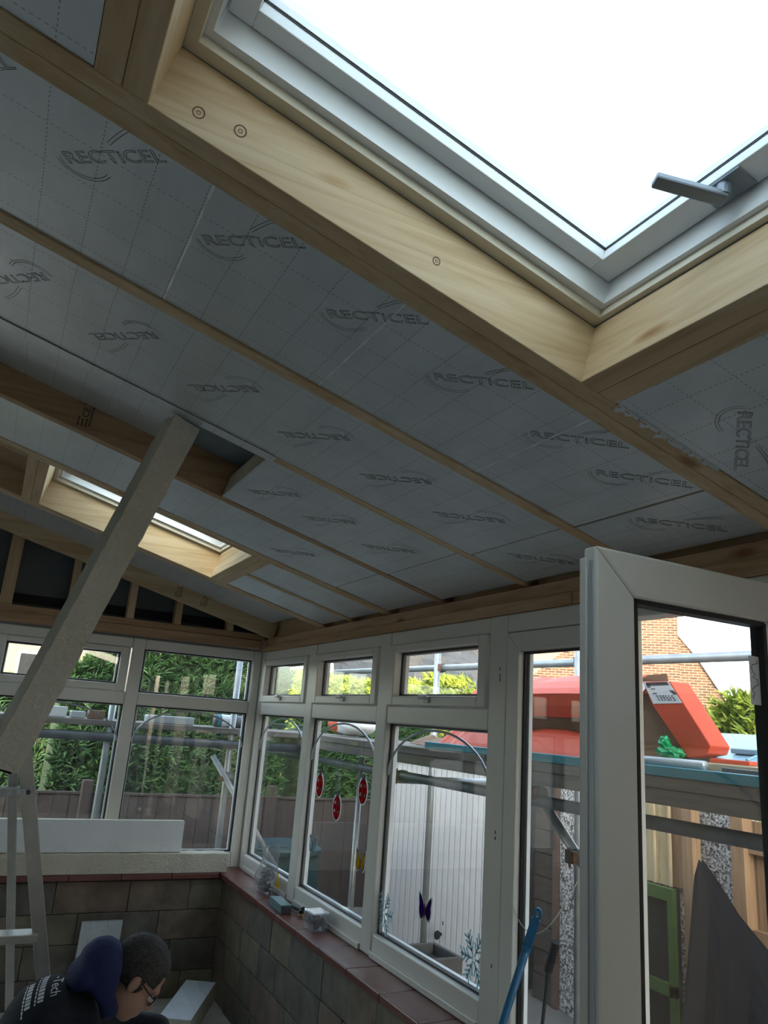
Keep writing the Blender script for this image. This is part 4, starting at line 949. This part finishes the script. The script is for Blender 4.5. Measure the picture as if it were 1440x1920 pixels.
e = empty('green_frame_panel', (4.05, 4.0, GZ)); tag(e, 'black panel with a green painted frame below the film panel', 'panel')
MB().box(4.06, 4.09, 3.735, 4.42, GZ, .835).build('black_sheet', 'black_panel', e)
for z0, z1 in ((.765, .838), (.235, .30)): MB().box(4.02, 4.06, 3.735, 4.42, z0, z1).build('frame_rail', 'green_paint', e)
MB().box(4.02, 4.06, 3.735, 3.775, GZ, .7645).build('frame_post', 'green_paint', e)
m = MB(); rr = random.Random(6); top = [(3.52, .96), (3.48, 1.06), (3.40, .985), (3.32, .90), (3.24, .81), (3.13, .725), (3.02, .64), (2.90, .50), (2.78, .36)]; NZ = 10
for i, (y, zt) in enumerate(top):
    for k in range(NZ+1):
        f = k/NZ; z = zt+(GZ+.004-zt)*f; m.v.append(Vector((3.98-.20*f-.035*math.sin(i*2.1+f*1.5)*f, y+.03*math.sin(i*1.7)*f, z)))
for i in range(len(top)-1):
    for k in range(NZ): a = i*(NZ+1)+k; b = a+NZ+1; m.f.append((a, b, b+1, a+1))
n0_ = len(m.v); m.v += [v+Vector((.03, 0, 0)) for v in m.v[:n0_]]; m.f += [tuple(i+n0_ for i in reversed(f)) for f in m.f[:]]
tag(m.build('tarpaulin', 'tarp'), 'dark tarpaulin draped in a slope behind the door glass', 'tarpaulin')
tag(MB().tube([(2.2, 2.645, .915), (2.2, 2.69, .80)], .017, 10).tube([(2.2, 2.69, .80), (2.2, 2.86, GZ)], .007, 8).build('garden_tool', 'black_sticker'), 'thin tool with black grip standing outside the doorway', 'tool')

# ------------------------------------------------------------------ end garden: fence, hedges
e = empty('garden_fence', (2, 8.2, GZ)); tag(e, 'dark brown vertical board fence behind the end windows', 'fence')
x = -1.5; k = 0
while x < 5.2:
    MB().box(x+.002, x+.138, 8.2+.008*(k % 2), 8.225+.008*(k % 2), GZ, .845).build('fence_board', 'fence_brown', e); x += .14; k += 1
MB().box(-1.5, 5.2, 8.19, 8.245, .846, .866).build('capping_rail', 'fence_brown', e)
for x in (1.02, 2.9, 4.7, -.9): MB().box(x-.05, x+.05, 8.08, 8.19, GZ, .985).build('fence_post', 'fence_brown', e, bevel=.01)
def hedge(name, p0, p1, thick, zf, mat, lab, n, size, grp=None, z0=0.0, seed=1):
    """p0->p1 plan line of the visible face; zf(t) top height; body extends away to the left of the line"""
    rr = random.Random(seed); p0, p1 = Vector((*p0, 0)), Vector((*p1, 0)); d = p1-p0; ln = d.length; d.normalize(); nm = Vector((d.y, -d.x, 0))
    e = empty(name, (p0.x, p0.y, GZ)); tag(e, lab, 'hedge', grp)
    m = MB(); N = 24
    for i in range(N+1):
        t = i/N; b = p0+d*ln*t; zt = zf(t)-.12
        for q, z in ((.06, GZ), (thick, GZ), (thick, zt), (.12, zt)): m.v.append(Vector((b.x-nm.x*q, b.y-nm.y*q, z)))
    for i in range(N):
        for k in range(4): a = i*4+k; b = i*4+(k+1) % 4; m.f.append((a, b, b+4, a+4))
    m.f.append((3, 2, 1, 0)); m.f.append((N*4, N*4+1, N*4+2, N*4+3)); m.build('stems', 'hedge_core', e)
    m = MB()
    for i in range(n):
        t = rr.random(); zt = zf(t); on_top = rr.random() < .3
        if on_top: q = rr.random()*thick*.7; z = zt-.10+rr.random()*.10+.06*math.sin(t*60)
        else: q = rr.uniform(-.02, .12)+.07*math.sin(t*ln*5.3+1)*math.sin(rr.random()*3); z = z0+(zt-z0)*rr.random()
        c = p0+d*ln*t-nm*q; c.z = z
        outw = (nm*rr.uniform(.3, 1.0)+Vector((0, 0, rr.uniform(-.2, 1.0)))+d*rr.uniform(-.7, .7)).normalized()
        sid = outw.cross(Vector((rr.uniform(-1, 1), rr.uniform(-1, 1), rr.uniform(-1, 1)))).normalized()
        s = size*rr.uniform(.6, 1.3)
        for a in (-.55, 0, .55):
            dr = (outw+sid*a).normalized(); w_ = sid.cross(outw)*s*.13+sid*s*.06
            m.tri(c-w_, c+w_, c+dr*s)
    o = m.build('foliage', mat, e); o['kind'] = 'stuff'
    return e
def zA(t):
    x = 0.75+t*2.6
    return 1.9+ (x-.75)*1.45 if x < 1.75 else 3.35+.1*math.sin(x*3)
hedge('conifer_hedge', (.75, 9.1), (3.35, 9.1), 1.2, zA, 'leaf_green', 'tall dense green conifer hedge behind the end fence', 11000, .12, 'conifer hedges', .6, 3)
hedge('conifer_hedge', (-2.9, 10.7), (1.35, 10.7), 1.0, lambda t: 2.0-.45*abs(t-.45)**1.0, 'leaf_green', 'lower round topped green hedge at the far left, farther back', 6000, .13, 'conifer hedges', .6, 4)
hedge('conifer_hedge', (3.66, 9.1), (5.35, 9.1), .9, lambda t: 1.66+.05*math.sin(t*9), 'leaf_green', 'low dark hedge behind the fence beside the garage', 5000, .12, 'conifer hedges', .5, 8)
hedge('golden_hedge', (5.6, 15.5), (5.6, 2.2), 1.0, lambda t: 2.50-.58*t+.10*math.sin(t*47)+.07*math.sin(t*101), 'leaf_yellow', 'sunlit yellow green conifer hedge beyond the scaffold', 30000, .10, None, .2, 5)

# ------------------------------------------------------------------ far houses
def far(s, z, d): return Vector((.7071*d+.7071*s, .7071*d-.7071*s, z))
def wall_poly(name, poly, d, mat, parent, th=.3):
    m = MB(); m.prism([far(s, z, d) for s, z in poly], Vector((.7071, .7071, 0))*th); o = m.build(name, mat, parent)
    uv = o.data.uv_layers.new(name='UVMap'); og = ORG[o.name]
    for lp in o.data.loops:
        v = o.data.vertices[lp.vertex_index].co+og; uv.data[lp.index].uv = ((v.x-v.y)*.7071+(v.x+v.y)*.7071, v.z)
    return o
K = lambda pts: [(a*2, 1.7+(b-1.7)*2) for a, b in pts]   # outlines were taken at half the true distance
e = empty('brick_house', far(0, GZ, 24)); tag(e, 'red brick gable house with chimney stack beyond the scaffold', 'house')
wall_poly('gable_wall', K([(-1.455, .72), (1.29, .72), (1.314, 2.263), (.837, 3.031), (.626, 3.296), (-.35, 3.42), (-1.075, 2.952), (-1.477, 2.609)]), 24, 'far_brick', e)
wall_poly('chimney', K([(.05, .72), (.628, .72), (.63, 4.6), (.09, 4.6)]), 23.8, 'far_brick', e, 1.1)
for a, b in (((1.345, 2.23), (.84, 3.06)), ((.84, 3.06), (.63, 3.33))):
    MB().bar(far(*K([a])[0], 23.92), far(*K([b])[0], 23.92), .07, .12, (.7, .7, 0)).build('barge_board', 'garage_white', e)
MB().bar(far(2.62, 2.66, 23.7), far(2.62, 2.66, 26.0), .18, .14).build('gutter', 'roof_top', e); MB().bar(far(2.45, 2.34, 23.8), far(2.68, 2.7, 23.8), .06, .06).build('bracket', 'roof_top', e)
e = empty('rendered_house', far(-3.2, GZ, 29)); tag(e, 'cream rendered house end behind the brick gable', 'house')
wall_poly('render_wall', K([(-2.35, .72), (-.6, .72), (-.6, 4.2), (-2.1, 3.35)]), 29, 'stone_render', e, 2.0)
e = empty('pink_house', far(4.0, GZ, 30)); tag(e, 'low pinkish brick building at the right behind the hedge', 'house')
wall_poly('front_wall', K([(1.65, .72), (3.4, .72), (3.4, 2.33), (1.65, 2.36)]), 30, 'far_brick', e, 4.0)
wall_poly('coping', K([(1.6, 2.36), (3.45, 2.33), (3.45, 2.39), (1.6, 2.42)]), 29.8, 'jamb_wood', e, 4.4)
# slate roofed house seen through the top windows
e = empty('slate_roof_house', (8.8, 16, GZ)); tag(e, 'house with a dark slate roof seen through the top windows', 'house')
MB().box(6.8, 11.4, 15.3, 19, GZ, 2.75).build('house_wall', 'stone_render', e)
rb = MB().hexa([(6.5, 15, 2.55), (11.45, 15, 2.55), (11.45, 18.6, 5.45), (7.6, 18.6, 5.45), (6.5, 15.03, 2.45), (11.45, 15.03, 2.45), (11.45, 18.63, 5.35), (7.6, 18.63, 5.35)]).build('roof', 'slate', e)
sv = Vector((0, 3.6, 2.9)); sl = sv.length; sv.normalize(); sn = Vector((0, -2.9, 3.6)).normalized()
proto = {}
for mn in ('slate', 'slate2', 'slate3'):
    o = MB().obox((0, 0, 0), (.30, 0, 0), (0, .30, 0), (0, 0, .018)).build('tmp', mn); proto[mn] = o.data; bpy.data.objects.remove(o)
rr = random.Random(8); rows = 14; cnt = 0
for r in range(rows):
    s = .12+r*.215
    for k in range(21):
        x = 6.75+k*.305+(.15 if r % 2 else 0)
        if x < 6.62+1.1*s/sl or x > 11.3 or cnt > 290: continue
        c = Vector((x, 15, 2.55))+sv*s+sn*(.012+rr.random()*.006); Y = (sv+sn*.05).normalized(); X = Vector((1, 0, 0)); Z = X.cross(Y)
        mt = Matrix(((X.x, Y.x, Z.x, c.x), (X.y, Y.y, Z.y, c.y), (X.z, Y.z, Z.z, c.z), (0, 0, 0, 1)))
        place('slate', proto[rr.choice(('slate', 'slate', 'slate2', 'slate3'))], mt, rb); cnt += 1
MB().bar((11.45, 15, 2.6), (9.9, 18.6, 5.5), .16, .08).build('hip_ridge', 'slate3', e)
# pale house far away in the hedge gap
e = empty('distant_house', (2, 26, GZ)); tag(e, 'distant sunlit cream house in the gap between the hedges', 'house')
MB().box(-3, 5.2, 26, 32, GZ, 4.0).build('house_wall', 'stone_render', e)
MB().hexa([(-3.4, 25.6, 3.9), (5.6, 25.6, 3.9), (5.6, 32.4, 3.9), (-3.4, 32.4, 3.9), (-3.4, 28.9, 6.2), (5.6, 28.9, 6.2), (5.6, 29.1, 6.2), (-3.4, 29.1, 6.2)]).build('roof', 'fence_warm', e)
for x in (.6, 3.0): w_ = MB().box(x, x+1.0, 25.96, 26.02, 1.9, 3.1).build('window', 'garage_white', e); MB().box(x+.08, x+.92, 25.94, 25.96, 1.98, 3.02).build('pane', 'black_panel', w_)

# ------------------------------------------------------------------ crouching man
from mathutils.bvhtree import BVHTree
def eval_mesh(o):
    dg = bpy.context.evaluated_depsgraph_get(); dg.update(); return bpy.data.meshes.new_from_object(o.evaluated_get(dg))
def skin_verts(verts, edges, radii, root=0, sub=2):
    me = bpy.data.meshes.new('tmp'); me.from_pydata([Vector(v) for v in verts], edges, []); o = bpy.data.objects.new('tmp', me); COL.objects.link(o)
    md = o.modifiers.new('s', 'SKIN'); md.use_smooth_shade = True; md.branch_smoothing = .6
    for i, v in enumerate(me.skin_vertices[0].data):
        r = radii[i]; v.radius = r if isinstance(r, tuple) else (r, r); v.use_root = (i == root)
    ss = o.modifiers.new('ss', 'SUBSURF'); ss.levels = sub; ss.render_levels = sub
    m = eval_mesh(o); r = ([v.co.copy() for v in m.vertices], [tuple(p.vertices) for p in m.polygons]); bpy.data.objects.remove(o); bpy.data.meshes.remove(m); return r
def remesh(parts, voxel, smooth=3):
    mb = MB()
    for vs, fs in parts: b = len(mb.v); mb.v += vs; mb.f += [tuple(i+b for i in f) for f in fs]
    me = bpy.data.meshes.new('tmp'); me.from_pydata(mb.v, [], mb.f); o = bpy.data.objects.new('tmp', me); COL.objects.link(o)
    r = o.modifiers.new('r', 'REMESH'); r.mode = 'VOXEL'; r.voxel_size = voxel
    s = o.modifiers.new('sm', 'SMOOTH'); s.iterations = smooth; s.factor = .5
    m = eval_mesh(o); res = ([v.co.copy() for v in m.vertices], [tuple(p.vertices) for p in m.polygons]); bpy.data.objects.remove(o); bpy.data.meshes.remove(m); return res
HO = Vector((.622, 2.945, .803)); F = Vector((.70, -.06, -.71)).normalized(); U = Vector((.70, .04, .71)); U = (U-F*U.dot(F)).normalized(); Sd = U.cross(F).normalized()   # Sd points to his left
if Sd.y < 0: Sd = -Sd
HR = Matrix((F, Sd, U)).transposed()
def hp(x, y, z): return HO+F*x+Sd*y+U*z
def hball(c, r, nu=20, nv=14): m = MB(); m.ball(hp(*c), *r, nu, nv, HR); return (m.v, m.f)
NB = Vector((.50, 2.955, .752)); CH = Vector((.375, 2.97, .645)); AB = Vector((.20, 3.0, .52)); PE = Vector((.04, 3.03, .40))
RS, RE, RW = Vector((.445, 2.765, .690)), Vector((.60, 2.70, .47)), Vector((.78, 2.80, .36))
LS, LE, LW = Vector((.50, 3.14, .70)), Vector((.66, 3.22, .56)), Vector((.82, 3.10, .585))
RH, RK, RA, RT = Vector((.06, 2.92, .38)), Vector((.36, 2.88, .085)), Vector((-.06, 2.90, .07)), Vector((-.16, 2.90, .03))
LH, LK, LA, LT = Vector((.06, 3.14, .38)), Vector((.36, 3.18, .085)), Vector((-.06, 3.17, .07)), Vector((-.16, 3.17, .03))
bv = [PE, AB, CH, NB, hp(-.03, 0, -.03), RS, RE, RW, LS, LE, LW, RH, RK, RA, RT, LH, LK, LA, LT]
be = [(0, 1), (1, 2), (2, 3), (3, 4), (2, 5), (5, 6), (6, 7), (2, 8), (8, 9), (9, 10), (0, 11), (11, 12), (12, 13), (13, 14), (0, 15), (15, 16), (16, 17), (17, 18)]
br = [.13, .125, .13, .062, .058, .06, .042, .030, .06, .042, .030, .085, .058, .045, .04, .085, .058, .045, .04]
parts = [skin_verts(bv, be, br)]
parts += [hball((-.012, 0, .045), (.098, .076, .088)), hball((.030, 0, -.030), (.066, .056, .075)), hball((.050, 0, -.078), (.036, .036, .026)), hball((.070, 0, .030), (.026, .056, .022)),
          hball((.100, 0, -.012), (.016, .013, .022), 12, 8), hball((.088, 0, .010), (.014, .010, .022), 12, 8), hball((.085, 0, -.050), (.014, .024, .008), 12, 8), hball((.083, 0, -.062), (.013, .020, .008), 12, 8),
          hball((-.008, .077, -.004), (.018, .010, .030), 12, 8), hball((-.008, -.077, -.004), (.018, .010, .030), 12, 8)]
def hand(W, d, dn, side):
    """palm and five separate bent fingers; d fingers direction, dn palm side, side thumb side"""
    d, dn, side = d.normalized(), dn.normalized(), side.normalized(); V = [W, W+d*.045, W+d*.085]; E_ = [(0, 1), (1, 2)]; R_ = [(.026, .02), (.036, .016), (.036, .014)]
    out = [skin_verts(V, E_, R_, 0, 2)]
    for k, (o, ln) in enumerate(((.030, .070), (.010, .078), (-.010, .073), (-.028, .058))):
        b = W+d*.082+side*o; V = [b-d*.015, b+d*ln*.4+dn*.004, b+d*ln*.72+dn*.018, b+d*ln*.9+dn*.036]; out.append(skin_verts(V, [(0, 1), (1, 2), (2, 3)], [.0095, .009, .0082, .007], 0, 2))
    b = W+d*.03+side*.028; V = [b, b+side*.022+d*.022+dn*.008, b+side*.030+d*.045+dn*.022, b+side*.026+d*.062+dn*.032]; out.append(skin_verts(V, [(0, 1), (1, 2), (2, 3)], [.012, .011, .0095, .008], 0, 2))
    return out
parts += hand(RW, Vector((.9, .3, -.3)), Vector((-.2, 0, -1)), Vector((-.3, 1, 0))); parts += hand(LW, Vector((.85, -.45, .05)), Vector((0, 0, -1)), Vector((-.45, -.85, 0)))
vs, fs = remesh(parts, .0065, 3)
def largest(vs, fs):
    par = list(range(len(vs)))
    def fd(a):
        while par[a] != a: par[a] = par[par[a]]; a = par[a]
        return a
    for f in fs:
        for q in f[1:]: par[fd(q)] = fd(f[0])
    cnt = {}
    for i in range(len(vs)): r = fd(i); cnt[r] = cnt.get(r, 0)+1
    print('components', sorted(cnt.values())[-8:])
    best = max(cnt, key=cnt.get); mp = {}; nv = []
    for i, v in enumerate(vs):
        if fd(i) == best: mp[i] = len(nv); nv.append(v)
    return nv, [tuple(mp[i] for i in f) for f in fs if f[0] in mp]
vs, fs = largest(vs, fs); m = MB(); m.v, m.f = vs, fs
man = m.build('person', 'skin', smooth=True); tag(man, 'man in a dark navy hooded top and glasses crouching at the lower left', 'person')
# clothes
hv = [PE, AB, CH, NB+Vector((.005, 0, .0)), RS, RE, RW-(RW-RE).normalized()*.005, LS, LE, LW-(LW-LE).normalized()*.005]
he = [(0, 1), (1, 2), (2, 3), (2, 4), (4, 5), (5, 6), (2, 7), (7, 8), (8, 9)]
hr = [.165, .162, .170, .092, .095, .068, .048, .095, .068, .048]
hm = [skin_verts(hv, he, hr)]
bk = Vector((-.66, -.10, .74)).normalized()      # outward from his back
ctr = (CH+NB)/2
mm = MB(); mm.ball(CH+bk*.035+Vector((.01, 0, .01)), .15, .21, .125, 20, 12, Matrix((Vector((.72, 0, .69)), Vector((0, 1, 0)), Vector((-.69, 0, .72)))).transposed()); hm.append((mm.v, mm.f))
vs, fs = remesh(hm, .009, 4); m = MB(); m.v, m.f = vs, fs; rr = random.Random(3)
hood_top = m.build('hooded_top', 'navy', man, smooth=True)
bvh = BVHTree.FromPolygons(vs, fs)
tv = [PE+Vector((0, 0, -.02)), RH, RK, RA+Vector((.02, 0, .01)), LH, LK, LA+Vector((.02, 0, .01))]
vs2, fs2 = remesh([skin_verts(tv, [(0, 1), (1, 2), (2, 3), (0, 4), (4, 5), (5, 6)], [.150, .105, .076, .060, .105, .076, .060])], .01, 3); m = MB(); m.v, m.f = vs2, fs2; m.build('trousers', 'trouser', man, smooth=True)
for P_, n in ((RT, 'boot'), (LT, 'boot')):
    m = MB(); m.ball(P_+Vector((.02, 0, .02)), .11, .045, .045, 14, 8); m.build(n, 'black_sticker', man, smooth=True)
# hood, lying on the shoulders and round the neck
m = MB(); cN = hp(-.055, 0, -.075); axn = (HO-NB).normalized(); A = axn.orthogonal().normalized(); B = axn.cross(A); N1, N2 = 28, 10
backd = (bk-axn*bk.dot(axn)).normalized()
for i in range(N1):
    t = 2*math.pi*i/N1; rd = A*math.cos(t)+B*math.sin(t); bw = max(0, rd.dot(backd)); R_ = .078+.020*bw; rt_ = .024+.034*bw
    for j in range(N2):
        s = 2*math.pi*j/N2; m.v.append(cN+rd*(R_+rt_*math.cos(s))+axn*(rt_*1.25*math.sin(s)+.012*bw)+Vector((rr.uniform(-.002, .002),)*3))
for i in range(N1):
    for j in range(N2): a = i*N2+j; b = i*N2+(j+1) % N2; c = ((i+1) % N1)*N2+(j+1) % N2; d_ = ((i+1) % N1)*N2+j; m.f.append((a, d_, c, b))
m2 = MB(); RB = Matrix((Vector((.72, 0, .69)), Vector((0, 1, 0)), Vector((-.69, 0, .72)))).transposed(); m2.ball(NB+bk*.088+Vector((.012, -.01, .022)), .058, .105, .042, 20, 12, RB)
hv_, hf_ = remesh([(m.v, m.f), (m2.v, m2.f)], .008, 5); m = MB(); m.v, m.f = hv_, hf_
m.build('hood', 'blue_hood', man, smooth=True)
# hair: cap over the cranium, short
m = MB(); nu, nv = 40, 26; c0 = (-.014, 0, .047); rad = (.1035, .0825, .0935); idx = {}
def hairp(i, j):
    ph = math.pi*j/nv; t = 2*math.pi*i/nu; return (c0[0]+rad[0]*math.sin(ph)*math.cos(t), c0[1]+rad[1]*math.sin(ph)*math.sin(t), c0[2]+rad[2]*math.cos(ph))
def keep(p):
    x, y, z = p
    if x > .060 and z < .078: return False
    if x > .02 and z < .02: return False
    if z < -.030 and x > -.045: return False
    return z > -.046
for j in range(nv):
    for i in range(nu):
        q = [hairp(i, j), hairp((i+1) % nu, j), hairp((i+1) % nu, j+1), hairp(i, j+1)]; cc = tuple(sum(p[k] for p in q)/4 for k in range(3))
        if keep(cc):
            for p in q:
                k = (round(p[0], 5), round(p[1], 5), round(p[2], 5))
                if k not in idx: idx[k] = len(m.v); m.v.append(hp(*p)+Vector((rr.uniform(-.0018, .0018),)*3))
            ids = []
            for p in reversed(q):
                k = idx[(round(p[0], 5), round(p[1], 5), round(p[2], 5))]
                if k not in ids: ids.append(k)
            if len(ids) > 2: m.f.append(tuple(ids))
hr_ = m.build('hair', 'hair', man, smooth=True); sol = hr_.modifiers.new('solid', 'SOLIDIFY'); sol.thickness = .007; sol.offset = -1
# glasses and eyes
m = MB()
for sg in (-1, 1):
    pts = [hp(.092+.004*math.cos(t), sg*.031+.022*math.cos(t), .006+.017*math.sin(t)) for t in [2*math.pi*i/16 for i in range(17)]]; m.tube(pts, .0022, 6)
    m.tube([hp(.088, sg*.053, .012), hp(.05, sg*.074, .012), hp(-.005, sg*.080, .016), hp(-.022, sg*.079, .0)], .0025, 6)
m.tube([hp(.094, -.010, .008), hp(.098, 0, .012), hp(.094, .010, .008)], .002, 6)
m.build('glasses', 'spectacles', man)
for sg in (-1, 1):
    m = MB(); m.ball(hp(.080, sg*.031, .006), .012, .013, .010, 12, 8, HR); m.build('eye', 'paper', man, smooth=True)
    m = MB(); m.ball(hp(.0895, sg*.031, .005), .0035, .0055, .0055, 8, 6, HR); m.build('iris', 'ink', man)
# lettering across the back of the top, laid onto the cloth
def back_text(body, size, org_, X, nm):
    me = text_mesh(nm, body, size, 'white_sticker', align='LEFT'); bm = bmesh.new(); bm.from_mesh(me); bmesh.ops.triangulate(bm, faces=bm.faces); bmesh.ops.subdivide_edges(bm, edges=bm.edges, cuts=1)
    Z = bk2; X = (X-Z*X.dot(Z)).normalized(); Y = Z.cross(X); m = MB()
    for v in bm.verts:
        p = org_+X*v.co.x+Y*v.co.y; h, n, _, _ = bvh.ray_cast(p+Z*.3, -Z); v.co = (h if h is not None else p)+Z*.0022
    m.v = [v.co.copy() for v in bm.verts]; bm.verts.index_update(); m.f = [tuple(v.index for v in f.verts) for f in bm.faces]; bm.free(); m.build(nm, 'white_sticker', man)
bk2 = Vector((-.40, -.72, .56)).normalized(); TX = Vector((.16, -.62, -.77)); TN = Vector((-.66, .12, -.74))
TO = Vector((.372, 2.88, .845))-TX.normalized()*.055+TN*.020
back_text('-Tech', .040, TO, TX, 'back_lettering')
def back_bars(org_, X, rows, nm):
    Z = bk2; X = (X-Z*X.dot(Z)).normalized(); Y = Z.cross(X); m = MB(); rr = random.Random(4)
    for (y, h, x0, x1) in rows:
        x = x0
        while x < x1:
            w_ = rr.uniform(.006, .013)
            q = []
            for a, b in ((x, y-h), (x+w_, y-h), (x+w_, y+h), (x, y+h)):
                p = org_+X*a+Y*b; hh, _, _, _ = bvh.ray_cast(p+Z*.3, -Z); q.append((hh if hh is not None else p)+Z*.0022)
            m.quad(*q); x += w_+.0035
    m.build(nm, 'white_sticker', man)
back_bars(TO, TX, [(-.040, .009, -.02, .10), (-.056, .0025, -.02, .10), (-.080, .009, .0, .10), (-.096, .0025, .0, .13)], 'back_lettering')
